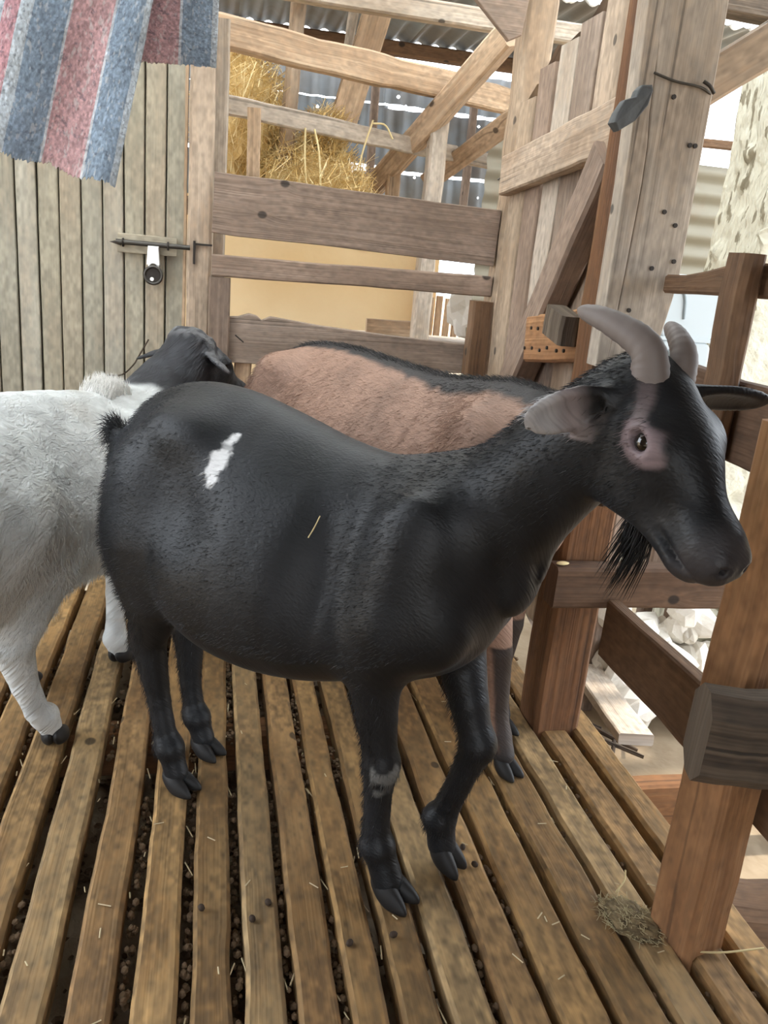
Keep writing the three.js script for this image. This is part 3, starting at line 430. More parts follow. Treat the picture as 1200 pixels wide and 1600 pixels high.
{ // debris lodged between and under slats: nobody could count it
  const g = [], gs = []; setSeed(72);
  for (let i = 0; i < 2600; i++) { const x = rr(-0.45, 0.8), z = rr(-2.2, -0.6), y = -0.175 + 0.03 * rnd(), r = rr(0.004, 0.009); const q = new THREE.IcosahedronGeometry(r, 0); q.scale(1.3, 0.8, 1).rotateY(rr(0, 6)).translate(x, y, z); g.push(q); }
  for (let k = 9; k < gapX.length; k++) { const n = k > 12 && k < 22 ? 190 : 90; for (let i = 0; i < n; i++) { const z = -0.6 - 1.4 * rnd(); if (gapX[k] > 0.6 && (Math.abs(z + 0.905) < 0.07 || Math.abs(z + 1.515) < 0.08)) continue; if (n3(z * 5 + k * 7, 1, 1) < 0.05) continue; const r = rr(0.003, 0.0065), q = new THREE.IcosahedronGeometry(r, 0); q.scale(1, 0.8, 1.3).translate(gapX[k] + rr(-0.006, 0.006), -0.024 + rr(-0.014, 0.012), z); g.push(q); } }
  const m = mesh('gap_debris', mergeGeometries(g), plain(0x65503a, 0.95)); m.userData = { kind: 'stuff', label: 'dark droppings and crumbs caught between and below the slats', category: 'debris' }; scene.add(m);
  for (let i = 0; i < 150; i++) { const k = rnd() < 0.6, gx = gapX[10 + Math.floor(rnd() * 14)], x = k ? gx + rr(-0.01, 0.01) : rr(-0.3, 0.75), z = rr(-1.7, -0.65), a = k ? Math.PI / 2 + rr(-0.4, 0.4) : rr(0, 6), l = rr(0.006, k ? 0.035 : 0.02), y = k ? -0.012 : 0.0012, d = V(Math.cos(a), 0, Math.sin(a)); if (!k && !slatEdges.some(([p, q]) => x > p + 0.01 && x < q - 0.01)) continue; const s = V(x, y, z), e = s.clone().addScaledVector(d, l); gs.push(blade(s, e, V(-d.z, 0, d.x).multiplyScalar(0.0011), V(0, 0.001, 0))); }
    const s = mesh('straw_bits', mergeGeometries(gs), plain(0xcdbb96, 0.9)); s.userData = { kind: 'stuff', label: 'tiny pale straw bits scattered over the slats', category: 'straw' }; scene.add(s);
}
{ // damp trodden litter at the foot of the near post
  const g = new THREE.SphereGeometry(1, 40, 20), p = g.attributes.position; for (let i = 0; i < p.count; i++) { const x = p.getX(i), y = p.getY(i), z = p.getZ(i), k = 1 + 0.25 * n3(x * 3, y * 3, z * 3) + 0.12 * n3(x * 9, y * 9, z * 9); p.setXYZ(i, 0.055 * x * k, 0.014 * Math.max(-0.1, y * k), 0.075 * z * k); } g.computeVertexNormals();
  const h = thing('litter_clump', 'damp grey green clump of trodden litter at foot of near post', 'litter'); h.position.set(0.658, 0.001, -0.935); h.scale.set(0.62, 0.7, 0.62); h.rotation.y = 0.5; mesh('clump', g, new THREE.MeshStandardMaterial({ map: noiseMap(95, hex(0x5e5038), hex(0x8a7655), 16), bumpMap: bumpA, bumpScale: 0.01, roughness: 0.95 }), h);
  setSeed(88); const gs = []; for (let i = 0; i < 420; i++) { const a = rr(0, 6.3), r = 1.35 * Math.sqrt(rnd()), x = 0.05 * r * Math.cos(a), z = 0.07 * r * Math.sin(a), t = rr(0, 6.3), l = rr(0.008, 0.03), y = 0.013 * Math.max(0, 1 - r * r) + 0.0015; gs.push(blade(V(x, y, z), V(x + l * Math.cos(t), y + rr(-0.002, 0.004), z + l * Math.sin(t)), V(0.0007, 0, 0.0004), V(0, 0.0008, 0))); }
  mesh('straw_bits', mergeGeometries(gs), plain(0xb0a27e, 0.9), h).userData.kind = 'stuff'; }
{ const s = mesh('straw_stalk', tube([V(0.715, 0.004, -0.865), V(0.76, 0.006, -0.855), V(0.83, 0.012, -0.85)], 0.0016, 8, 5), M.straw); tag(s, 'long straw stalk at the foot of the near post', 'straw'); }
{ const s = mesh('straw_stalk', tube([V(0.66, 0.003, -0.99), V(0.667, 0.03, -0.985), V(0.665, 0.05, -0.985)], 0.0014, 8, 5), M.straw); tag(s, 'short straw stalk leaning by the near post', 'straw'); }
// ---------- animals: one continuous skin each, meshed from a smooth distance field ----------
const smin = (a, b, k) => { const h = Math.max(k - Math.abs(a - b), 0) / k; return Math.min(a, b) - h * h * k * 0.25; };
function spline(xs, ys, n = 256) { // monotone-ish cubic table
  const m = xs.length, t = new Float32Array(n + 1), d = [];
  for (let i = 0; i < m; i++) d.push(i === 0 ? (ys[1] - ys[0]) / (xs[1] - xs[0]) : i === m - 1 ? (ys[m - 1] - ys[m - 2]) / (xs[m - 1] - xs[m - 2]) : (ys[i + 1] - ys[i - 1]) / (xs[i + 1] - xs[i - 1]));
  for (let k = 0, i = 0; k <= n; k++) { const x = mix(xs[0], xs[m - 1], k / n); while (i < m - 2 && x > xs[i + 1]) i++; const h = xs[i + 1] - xs[i], s = (x - xs[i]) / h, s2 = s * s, s3 = s2 * s; t[k] = (2 * s3 - 3 * s2 + 1) * ys[i] + (s3 - 2 * s2 + s) * h * d[i] + (3 * s2 - 2 * s3) * ys[i + 1] + (s3 - s2) * h * d[i + 1]; }
  return t;
}
function trunk(rows) { // rows: u, top, bottom, half width; returns distance function
  const us = rows.map((r) => r[0]), T = spline(us, rows.map((r) => r[1])), B = spline(us, rows.map((r) => r[2])), Wd = spline(us, rows.map((r) => r[3])), u0 = us[0], u1 = us[us.length - 1];
  return (x, y, z) => {
    const L = 0.035, cx = Math.min(u1, Math.max(u0, x)), dx = Math.abs(x - cx), sc = dx ? Math.sqrt(Math.max(0.02, 1 - (dx / L) * (dx / L))) : 1, f = (cx - u0) / (u1 - u0) * 256, i = Math.min(255, Math.floor(f)), s = f - i;
    const tp = mix(T[i], T[i + 1], s), bt = mix(B[i], B[i + 1], s), b0 = mix(Wd[i], Wd[i + 1], s), a = sc * (tp - bt) / 2, dy = y - (tp + bt) / 2;
    const b = sc * b0 * (1 - 0.22 * Math.max(-0.6, Math.min(1, dy / a))), py = dy / a, pz = z / b, k0 = Math.hypot(py, pz), k1 = Math.hypot(py / a, pz / b);
    const d = k1 > 1e-9 ? k0 * (k0 - 1) / k1 : -Math.min(a, b);
    return dx <= L ? d : Math.hypot(Math.max(d, 0), dx - L);
  };
}
class Field {
  constructor() { this.p = []; this.cut = []; this.noise = null; }
  fn(f, k) { this.p.push({ f, k, c: null }); return this; }
  cap(a, b, ra, rb, k = 0.03) { const ax = a.x, ay = a.y, az = a.z, bx = b.x - ax, by = b.y - ay, bz = b.z - az, l2 = bx * bx + by * by + bz * bz || 1e-9; this.p.push({ k, c: a.clone().lerp(b, 0.5), r: Math.sqrt(l2) / 2 + Math.max(ra, rb), f: (x, y, z) => { const t = Math.min(1, Math.max(0, ((x - ax) * bx + (y - ay) * by + (z - az) * bz) / l2)); return Math.hypot(x - ax - bx * t, y - ay - by * t, z - az - bz * t) - (ra + (rb - ra) * t); } }); return this; }
  chain(pts, k = 0.025) { // tapering limb: its own pieces meet almost sharply, the whole joins the body softly
    const t = new Field(), c = V(0, 0, 0); for (let i = 0; i + 1 < pts.length; i++) t.cap(V(...pts[i]), V(...pts[i + 1]), pts[i][3], pts[i + 1][3], 0.005);
    for (const p of pts) c.add(V(p[0], p[1], p[2])); c.multiplyScalar(1 / pts.length); const r = Math.max(...pts.map((p) => c.distanceTo(V(p[0], p[1], p[2])) + p[3]));
    this.p.push({ k, c, r, f: (x, y, z) => { let v = 1e3; for (const q of t.p) v = smin(v, q.f(x, y, z), 0.005); return v; } }); return this; }
  static ell(c, r, q) { const i = q ? q.clone().invert() : null, v = new THREE.Vector3(); return (x, y, z) => { v.set(x - c.x, y - c.y, z - c.z); if (i) v.applyQuaternion(i); const a = v.x / r[0], b = v.y / r[1], d = v.z / r[2], k0 = Math.hypot(a, b, d), k1 = Math.hypot(a / r[0], b / r[1], d / r[2]); return k1 > 1e-9 ? k0 * (k0 - 1) / k1 : -Math.min(...r); }; }
  ell(c, r, q, k = 0.03) { this.p.push({ f: Field.ell(c, r, q), k, c, r: Math.max(...r) }); return this; }
  dent(c, r, q, k = 0.01) { this.cut.push({ f: Field.ell(c, r, q), k, c, r: Math.max(...r) }); return this; }
  d(x, y, z) {
    let v = 1e3;
    for (const q of this.p) { if (q.c) { const m = Math.hypot(x - q.c.x, y - q.c.y, z - q.c.z) - q.r; if (m > 0.05 && m - v > q.k) continue; } v = smin(v, q.f(x, y, z), q.k); }
    for (const q of this.cut) { if (Math.hypot(x - q.c.x, y - q.c.y, z - q.c.z) - q.r > q.k + 0.06) continue; v = -smin(-v, q.f(x, y, z), q.k); }
    return this.noise && Math.abs(v) < 0.03 ? v + this.noise(x, y, z) : v;
  }
  mesh(lo, hi, h, colour, uvs = 0.3) { // surface nets over the blocks near the surface
    const n = [0, 1, 2].map((i) => Math.ceil((hi[i] - lo[i]) / h / 8) * 8), S = n.map((v) => v + 1), F = new Float32Array(S[0] * S[1] * S[2]).fill(9), id = (i, j, k) => (i * S[1] + j) * S[2] + k, blocks = [];
    for (let I = 0; I < n[0]; I += 8) for (let J = 0; J < n[1]; J += 8) for (let K = 0; K < n[2]; K += 8) if (Math.abs(this.d(lo[0] + (I + 4) * h, lo[1] + (J + 4) * h, lo[2] + (K + 4) * h)) < h * 8 * 1.35) blocks.push([I, J, K]);
    for (const [I, J, K] of blocks) for (let i = I; i <= I + 8; i++) for (let j = J; j <= J + 8; j++) for (let k = K; k <= K + 8; k++) { const q = id(i, j, k); if (F[q] === 9) F[q] = this.d(lo[0] + i * h, lo[1] + j * h, lo[2] + k * h); }
    const vid = new Int32Array(F.length).fill(-1), pos = [], idx = [], C = [[0, 0, 0], [1, 0, 0], [0, 1, 0], [1, 1, 0], [0, 0, 1], [1, 0, 1], [0, 1, 1], [1, 1, 1]], Ed = [[0, 1], [2, 3], [4, 5], [6, 7], [0, 2], [1, 3], [4, 6], [5, 7], [0, 4], [1, 5], [2, 6], [3, 7]];
    for (const [I, J, K] of blocks) for (let i = I; i < I + 8; i++) for (let j = J; j < J + 8; j++) for (let k = K; k < K + 8; k++) {
      const v = C.map((c) => F[id(i + c[0], j + c[1], k + c[2])]); let neg = 0; for (const q of v) if (q < 0) neg++; if (neg === 0 || neg === 8) continue;
      let x = 0, y = 0, z = 0, m = 0; for (const [a, b] of Ed) if (v[a] < 0 !== v[b] < 0) { const t = v[a] / (v[a] - v[b]); x += mix(C[a][0], C[b][0], t); y += mix(C[a][1], C[b][1], t); z += mix(C[a][2], C[b][2], t); m++; }
      vid[id(i, j, k)] = pos.length / 3; pos.push(lo[0] + (i + x / m) * h, lo[1] + (j + y / m) * h, lo[2] + (k + z / m) * h);
    }
    const quad = (a, b, c, d, f) => { if (a < 0 || b < 0 || c < 0 || d < 0) return; if (f) idx.push(a, b, c, a, c, d); else idx.push(a, c, b, a, d, c); };
    for (const [I, J, K] of blocks) for (let i = I; i < I + 8; i++) for (let j = J; j < J + 8; j++) for (let k = K; k < K + 8; k++) {
      const o = F[id(i, j, k)] < 0;
      if (j > 0 && k > 0 && o !== F[id(i + 1, j, k)] < 0) quad(vid[id(i, j - 1, k - 1)], vid[id(i, j, k - 1)], vid[id(i, j, k)], vid[id(i, j - 1, k)], o);
      if (i > 0 && k > 0 && o !== F[id(i, j + 1, k)] < 0) quad(vid[id(i - 1, j, k - 1)], vid[id(i - 1, j, k)], vid[id(i, j, k)], vid[id(i, j, k - 1)], o);
      if (i > 0 && j > 0 && o !== F[id(i, j, k + 1)] < 0) quad(vid[id(i - 1, j - 1, k)], vid[id(i, j - 1, k)], vid[id(i, j, k)], vid[id(i - 1, j, k)], o);
    }
    const nv = pos.length / 3, nor = new Float32Array(nv * 3), col = new Float32Array(nv * 3), uv = new Float32Array(nv * 2), e = h * 0.6;
    for (let i = 0; i < nv; i++) { const x = pos[i * 3], y = pos[i * 3 + 1], z = pos[i * 3 + 2], g = V(this.d(x + e, y, z) - this.d(x - e, y, z), this.d(x, y + e, z) - this.d(x, y - e, z), this.d(x, y, z + e) - this.d(x, y, z - e)).normalize(); nor.set([g.x, g.y, g.z], i * 3); col.set(colour(x, y, z, g), i * 3); uv[i * 2] = x / uvs; uv[i * 2 + 1] = (y - z) / uvs; }
    const G = new THREE.BufferGeometry(); G.setAttribute('position', new THREE.Float32BufferAttribute(pos, 3)); G.setAttribute('normal', new THREE.BufferAttribute(nor, 3)); G.setAttribute('color', new THREE.BufferAttribute(col, 3)); G.setAttribute('uv', new THREE.BufferAttribute(uv, 2)); G.setIndex(idx); return G;
  }
}
// hairs as thin three-sided spikes, bent once; rows of [root, direction, length, colour]
function hairs(list, r = 0.0008) {
  const pos = [], col = [], idx = [];
  for (const [p, d, l, c, bend] of list) {
    const s = d.clone().cross(Math.abs(d.y) < 0.9 ? V(0, 1, 0) : V(1, 0, 0)).normalize(), t = d.clone().cross(s), b = pos.length / 3, m = p.clone().addScaledVector(d, l * 0.5), e = p.clone().addScaledVector(d, l).add(bend || V(0, -l * 0.2, 0));
    for (const [q, f] of [[p, 1], [m, 0.75]]) for (let k = 0; k < 3; k++) { const a = k * 2.094, v = q.clone().addScaledVector(s, Math.cos(a) * r * f).addScaledVector(t, Math.sin(a) * r * f); pos.push(v.x, v.y, v.z); col.push(...c); }
    pos.push(e.x, e.y, e.z); col.push(...c);
    for (let k = 0; k < 3; k++) { const k2 = (k + 1) % 3; idx.push(b + k, b + k2, b + 3 + k, b + k2, b + 3 + k2, b + 3 + k, b + 3 + k, b + 3 + k2, b + 6); }
  }
  const g = new THREE.BufferGeometry(); g.setAttribute('position', new THREE.Float32BufferAttribute(pos, 3)); g.setAttribute('color', new THREE.Float32BufferAttribute(col, 3)); g.setIndex(idx); g.computeVertexNormals(); return g;
}
// hairs rooted on the skin, lying back along `flow`
function coat(geo, n, keep, flow, len, colour, r) {
  const P = geo.attributes.position, N = geo.attributes.normal, C = geo.attributes.color, list = [];
  for (let i = 0, guard = 0; i < n && guard < n * 20; guard++) {
    const q = Math.floor(rnd() * P.count), p = V(P.getX(q), P.getY(q), P.getZ(q)), nn = V(N.getX(q), N.getY(q), N.getZ(q)); if (!keep(p, nn)) continue; i++;
    const f = flow(p, nn).addScaledVector(V(rr(-1, 1), rr(-1, 1), rr(-1, 1)), 0.25).normalize(), k = rr(0.8, 1.2), c = colour ? colour(p, [C.getX(q), C.getY(q), C.getZ(q)]) : [C.getX(q) * k, C.getY(q) * k, C.getZ(q) * k];
    list.push([p.addScaledVector(nn, -0.001), f, len(p) * rr(0.6, 1.3), c]);
  }
  return hairs(list, r);
}
const furTex = (s, str) => dataTex(512, 512, (x, y) => { const t = fb(x, y + 0.08 * fb(x, y, 4, 4, s, 2), 22, 90, s + 1, 3); return 1 - str + str * (0.35 + 1.3 * t * 0.75); });
const fur1 = furTex(501, 0.5), furB = dataTex(512, 512, (x, y) => fb(x, y, 70, 90, 509, 2));
const woolB = dataTex(512, 512, (x, y) => { const w = fb(x, y, 6, 6, 520, 3); return fb(x, y + 0.2 * w, 40, 54, 521, 3); });
const woolC = dataTex(512, 512, (x, y) => { const t = fb(x, y, 9, 9, 577, 5); return [0, 1, 2].map((k) => 0.84 + 0.2 * ss(0.3, 0.7, t)); }); // soiling of the fleece, patchy
const hornMat = plain(0x796f6a, 0.55, { bumpMap: bumpA, bumpScale: 0.002 }), hoofMat = plain(0x171412, 0.6), eyeMat = new THREE.MeshPhysicalMaterial({ color: 0x120d08, roughness: 0.15, clearcoat: 1 });
function placeAnimal(name, label, category, c, h) { const g = thing(name, label, category); g.position.set(c[0], 0, c[1]); g.rotation.y = Math.atan2(-h[1], h[0]); return g; }
function hoofGeo(size, spread = 0.0095) { // two toes, toe tips forward (+x)
  const toe = (sz) => { const g = new THREE.SphereGeometry(1, 22, 16), p = g.attributes.position; for (let i = 0; i < p.count; i++) { let x = p.getX(i), y = Math.max(-0.55, p.getY(i)), z = p.getZ(i); z *= 1 - 0.3 * Math.max(0, x); const X = 0.026 * x - 0.012 * (y + 0.55) + 0.006, Y = 0.02 * (y + 0.55) * (1 - 0.25 * Math.max(0, x)); p.setXYZ(i, X, Y, 0.0115 * z); } g.computeVertexNormals(); g.rotateY(sz * -0.14); g.translate(0, 0, sz * spread); return g; };
  const g = mergeGeometries([toe(1), toe(-1)]); g.scale(size, size, size); return g;
}
function frame(origin, f, roll = 0) { // head frame: x along the face, y out of the forehead, z to the animal's right
  const X = f.clone().normalize(), Z = X.clone().cross(V(0, 1, 0)).normalize(), Y = Z.clone().cross(X).normalize(); if (roll) { Y.applyAxisAngle(X, roll); Z.applyAxisAngle(X, roll); }
  const q = new THREE.Quaternion().setFromRotationMatrix(new THREE.Matrix4().makeBasis(X, Y, Z));
  return { q, at: (x, y, z) => V(x, y, z).applyQuaternion(q).add(origin), inv: (p) => p.clone().sub(origin).applyQuaternion(q.clone().invert()), turn: (ax, a) => q.clone().multiply(new THREE.Quaternion().setFromAxisAngle(ax, a)), dir: (x, y, z) => V(x, y, z).applyQuaternion(q) };
}
function caprineHead(F, H, s, o = {}) { // s = 1: 23.5 cm from poll to nose
  const e = (x, y, z, a, b, c, k = 0.02, q = H.q) => F.ell(H.at(x * s, y * s, z * s), [a * s, b * s, c * s], q, k * s), c = (a, b, ra, rb, k = 0.02) => F.cap(H.at(a[0] * s, a[1] * s, a[2] * s), H.at(b[0] * s, b[1] * s, b[2] * s), ra * s, rb * s, k * s);
  e(0.035, -0.035, 0, 0.06, 0.052, 0.05); e(0.085, -0.03, 0, 0.055, 0.042, 0.05);
  c([0.10, -0.035, 0], [0.195, -0.036, 0], 0.038, 0.027, 0.03); e(0.20, -0.043, 0, 0.036, 0.032, 0.031, 0.02);
  for (const z of [-1, 1]) { e(0.075, -0.08, z * 0.024, 0.055, 0.042, 0.024, 0.03); e(0.083, -0.018, z * 0.043, 0.024, 0.018, 0.013, 0.02); c([0.10, -0.085, z * 0.016], [0.19, -0.07, z * 0.01], 0.022, 0.014, 0.025); e(0.218, -0.03, z * 0.015, 0.013, 0.012, 0.011, 0.012); }
  e(0.197, -0.074, 0, 0.022, 0.013, 0.018, 0.012); e(0.03, -0.07, 0, 0.045, 0.05, 0.038, 0.03);
  for (const z of [-1, 1]) { F.dent(H.at(0.229 * s, -0.027 * s, z * 0.016 * s), [0.009 * s, 0.004 * s, 0.005 * s], H.turn(V(0, 0, 1), 0.5), 0.004); F.dent(H.at(0.197 * s, -0.0625 * s, z * 0.0325 * s), [0.036 * s, 0.0045 * s, 0.012 * s], H.turn(V(0, 0, 1), 0.1), 0.008); F.dent(H.at(0.086 * s, -0.02 * s, z * 0.056 * s), [0.012 * s, 0.008 * s, 0.008 * s], H.q, 0.006); }
}
function ear(F, base, dir, face, len, wid, th, k = 0.012) { // a leaf, hollow on the side that `face` points to
  const X = dir.clone().normalize(), Y = face.clone().addScaledVector(X, -face.dot(X)).normalize(), Z = X.clone().cross(Y), q = new THREE.Quaternion().setFromRotationMatrix(new THREE.Matrix4().makeBasis(X, Y, Z)), at = (x, y) => base.clone().addScaledVector(X, x).addScaledVector(Y, y);
  F.ell(at(len * 0.5, 0), [len * 0.5, th, wid], q, k); F.cap(at(-0.01, 0), at(len * 0.25, 0), th * 1.4, th * 1.1, 0.015); F.dent(at(len * 0.5, th * 0.95), [len * 0.38, th * 0.8, wid * 0.66], q, 0.004);
  return { q: q.clone().invert(), base, inside: (p) => p.clone().sub(base).applyQuaternion(q.clone().invert()) };
}
function horn(pts, r0) { const cv = new THREE.CatmullRomCurve3(pts), n = 40, m = 14, fr = cv.computeFrenetFrames(n), pos = [], idx = []; for (let i = 0; i <= n; i++) { const p = cv.getPoint(i / n), r = r0 * (1 - 0.55 * Math.pow(i / n, 1.2)) * Math.sqrt(Math.max(0.02, 1 - Math.pow(i / n, 14))) * (1 + 0.022 * Math.sin(i * 1.9 + Math.sin(i))); for (let j = 0; j < m; j++) { const a = j / m * 6.2832, v = p.clone().addScaledVector(fr.normals[i], Math.cos(a) * r).addScaledVector(fr.binormals[i], Math.sin(a) * r * 1.25); pos.push(v.x, v.y, v.z); } } const t = pos.length / 3; const ep = cv.getPoint(1); pos.push(ep.x, ep.y, ep.z); for (let i = 0; i < n; i++) for (let j = 0; j < m; j++) { const a = i * m + j, b = i * m + (j + 1) % m; idx.push(a, a + m, b, b, a + m, b + m); } for (let j = 0; j < m; j++) idx.push(n * m + j, t, n * m + (j + 1) % m); const g = new THREE.BufferGeometry(); g.setAttribute('position', new THREE.Float32BufferAttribute(pos, 3)); g.setIndex(idx); g.computeVertexNormals(); return g; }
const skinMat = (rough, map, bump, bs, extra = {}) => new THREE.MeshPhysicalMaterial({ vertexColors: true, roughness: rough, map, bumpMap: bump, bumpScale: bs, ...extra });
const hairMat = new THREE.MeshStandardMaterial({ vertexColors: true, roughness: 0.6, side: THREE.DoubleSide });
const footPart = (a, x, y, z, size, turn, tilt = 0) => { const m = mesh('hoof', hoofGeo(size), hoofMat, a); m.position.set(x, y, z); m.rotation.set(0, turn, tilt); return m; };

// --- black goat ---
{
  const HS = 1.08;
  const A = placeAnimal('black_goat', 'glossy black horned goat with white flank mark, walking in front', 'goat', [0.165, -1.215], [0.366, 0.33]), F = new Field();
  F.fn(trunk([[-0.415, 0.585, 0.53, 0.03], [-0.385, 0.642, 0.475, 0.052], [-0.335, 0.69, 0.41, 0.085], [-0.25, 0.724, 0.34, 0.13], [-0.16, 0.727, 0.295, 0.165], [-0.06, 0.708, 0.285, 0.172], [0.04, 0.684, 0.30, 0.165], [0.12, 0.676, 0.325, 0.148], [0.20, 0.684, 0.352, 0.13], [0.265, 0.69, 0.385, 0.108], [0.305, 0.68, 0.43, 0.08], [0.332, 0.63, 0.49, 0.045]]), 0.02);
  for (const w of [-1, 1]) { F.ell(V(-0.205, 0.662, w * 0.085), [0.055, 0.03, 0.03], null, 0.06); F.ell(V(-0.27, 0.50, w * 0.088), [0.085, 0.15, 0.06], null, 0.035); F.ell(V(0.205, 0.54, w * 0.108), [0.06, 0.12, 0.036], new THREE.Quaternion().setFromAxisAngle(V(0, 0, 1), -0.25), 0.055); F.ell(V(0.255, 0.48, w * 0.085), [0.055, 0.06, 0.045], null, 0.04); F.dent(V(-0.155, 0.575, w * 0.225), [0.06, 0.06, 0.085], null, 0.07); F.dent(V(0.12, 0.55, w * 0.245), [0.035, 0.1, 0.1], null, 0.08); }
  F.chain([[0.235, 0.585, 0, 0.10], [0.315, 0.65, 0.008, 0.082], [0.375, 0.722, 0.022, 0.072], [0.44, 0.785, 0.04, 0.064]], 0.05);
  const H = frame(V(0.475, 0.865, 0.05), V(Math.cos(0.79) * Math.cos(0.5), -Math.sin(0.79), Math.cos(0.79) * Math.sin(0.5)), 0.0);
  caprineHead(F, H, HS);
  const eR = ear(F, H.at(0.03, -0.035, 0.05), H.dir(-0.05, -0.5, 0.85), H.dir(0.8, 0.25, 0.4), 0.105, 0.03, 0.008), eL = ear(F, H.at(0.03, -0.025, -0.05), H.dir(0.12, 0.0, -1), H.dir(1, -0.2, 0), 0.145, 0.03, 0.008);
  // legs: near hind, far hind, near fore, far fore
  F.chain([[-0.265, 0.47, 0.08, 0.075], [-0.252, 0.375, 0.085, 0.052], [-0.285, 0.275, 0.07, 0.03], [-0.266, 0.16, 0.062, 0.0195], [-0.250, 0.09, 0.06, 0.0195], [-0.240, 0.07, 0.06, 0.0215], [-0.225, 0.03, 0.06, 0.0215]], 0.03); F.ell(V(-0.306, 0.275, 0.07), [0.016, 0.026, 0.016], null, 0.02);
  F.chain([[-0.265, 0.47, -0.075, 0.075], [-0.255, 0.36, -0.072, 0.052], [-0.307, 0.25, -0.052, 0.03], [-0.298, 0.14, -0.05, 0.0195], [-0.287, 0.085, -0.05, 0.0195], [-0.278, 0.066, -0.05, 0.0215], [-0.262, 0.03, -0.05, 0.0215]], 0.03); F.ell(V(-0.325, 0.25, -0.052), [0.016, 0.026, 0.016], null, 0.02);
  F.chain([[0.195, 0.47, 0.085, 0.065], [0.17, 0.385, 0.078, 0.042], [0.176, 0.30, 0.065, 0.03], [0.186, 0.225, 0.06, 0.0255], [0.187, 0.185, 0.06, 0.022], [0.190, 0.11, 0.06, 0.0205], [0.197, 0.078, 0.06, 0.0235], [0.218, 0.03, 0.06, 0.0245]], 0.028);
  F.chain([[0.235, 0.47, -0.08, 0.06], [0.232, 0.39, -0.07, 0.042], [0.268, 0.305, -0.055, 0.03], [0.292, 0.245, -0.05, 0.0255], [0.283, 0.205, -0.05, 0.022], [0.258, 0.12, -0.05, 0.0205], [0.247, 0.085, -0.05, 0.0235], [0.255, 0.042, -0.05, 0.0235]], 0.028);
  for (const [x, y, z] of [[0.19, 0.222, 0.06], [0.296, 0.243, -0.05]]) F.ell(V(x, y, z), [0.027, 0.032, 0.0265], null, 0.012); for (const [x, y, z] of [[0.194, 0.08, 0.06], [0.245, 0.088, -0.05], [-0.243, 0.075, 0.06], [-0.281, 0.07, -0.05]]) F.ell(V(x, y, z), [0.027, 0.024, 0.0245], null, 0.012);
  F.chain([[-0.39, 0.585, 0, 0.035], [-0.42, 0.595, 0, 0.022], [-0.44, 0.61, 0, 0.013]], 0.03);
  const blk = [0.0115, 0.0125, 0.0145];
  const col = (x, y, z, n) => {
    let c = blk.map((v) => v * (1 + 0.5 * n3(x * 40, y * 15, z * 15)));
    const put = (t, k) => { k = Math.max(0, Math.min(1, k)); c = c.map((v, i) => mix(v, t[i], k)); };
    if (z > 0.08) { const t = (y - 0.645) / 0.04, cx = -0.100 + 0.007 * t, hw = (t > 0.2 ? 0.0085 : 0.0145) * Math.sqrt(Math.max(0, 1 - t * t * 0.85)), q = Math.abs(x - cx + 0.005 * n3(x * 10, y * 190, 3)) - hw; if (t > -1.1 && t < 1.1) put([0.72, 0.72, 0.72], ss(0.003, -0.003, q) * (t > 0.25 && t < 0.45 ? 0.55 : 1)); }
    if (x < -0.37 && y > 0.5 && y < 0.545 && z > 0.03) put([0.6, 0.6, 0.58], ss(0.008, 0, Math.abs(x + 0.398 - (y - 0.52) * 0.1)));
    const p = V(x, y, z), h = H.inv(p);
    if (x > 0.25 && y > 0.6) {
      const ex = h.x - 0.088 * HS, ey = h.y + 0.02 * HS, q = Math.hypot(ex / 0.030, ey / 0.022) + 0.25 * n3(h.x * 60, h.y * 60, h.z * 60); if (h.z > 0.025) { put([0.25, 0.19, 0.2], ss(1.1, 0.75, q)); put([0.02, 0.014, 0.015], ss(0.42, 0.25, q)); }
      if (h.z > 0.02) put([0.22, 0.17, 0.17], 0.7 * ss(0.012, 0.004, Math.abs(ey - 0.003 + ex * 0.35) ) * ss(-0.09, -0.03, ex) * ss(0, -0.02, ex));
      const i = eR.inside(p); if (i.x > 0.015 && i.x < 0.14 && Math.abs(i.z) < 0.04 && Math.abs(i.y) < 0.02) { const k = n3(x * 70, y * 70, z * 70) * 0.15; put([0.34, 0.29, 0.29], (i.y > -0.002 ? 0.85 : 0.25) * ss(0.02, 0.05, i.x) + k); put([0.5, 0.5, 0.51], 0.8 * ss(0.05, 0.08, i.x)); }
      if (h.x > 0.19) put([0.05, 0.045, 0.047], 0.8 * ss(0.19, 0.225, h.x));
      put([0.04, 0.04, 0.042], 0.5 * ss(0.03, 0.0, Math.abs(h.x - 0.17)) * ss(-0.03, -0.06, h.y));
    }
    if (x > 0.1 && y < 0.24 && y > 0.18 && z > 0.04 && x > 0.185) put([0.2, 0.2, 0.19], 0.8 * ss(0.45, 0.7, 0.5 + 0.5 * n3(x * 60, y * 60, z * 60) + 0.5 - Math.abs(y - 0.208) * 22));
    return c;
  };
  const G = F.mesh([-0.52, -0.01, -0.26], [0.68, 1.0, 0.30], 0.0045, col, 0.28);
  mesh('body', G, skinMat(0.5, fur1, furB, 0.0005, { specularIntensity: 0.7, sheen: 0.22, sheenRoughness: 0.4, sheenColor: new THREE.Color(0.32, 0.36, 0.42) }), A);
  footPart(A, -0.213, 0.0, 0.06, 1.2, 0.1); footPart(A, -0.25, 0.0, -0.05, 1.2, 0.05); footPart(A, 0.232, 0.0, 0.06, 1.35, -0.1); footPart(A, 0.264, 0.012, -0.05, 1.25, 0, -0.35);
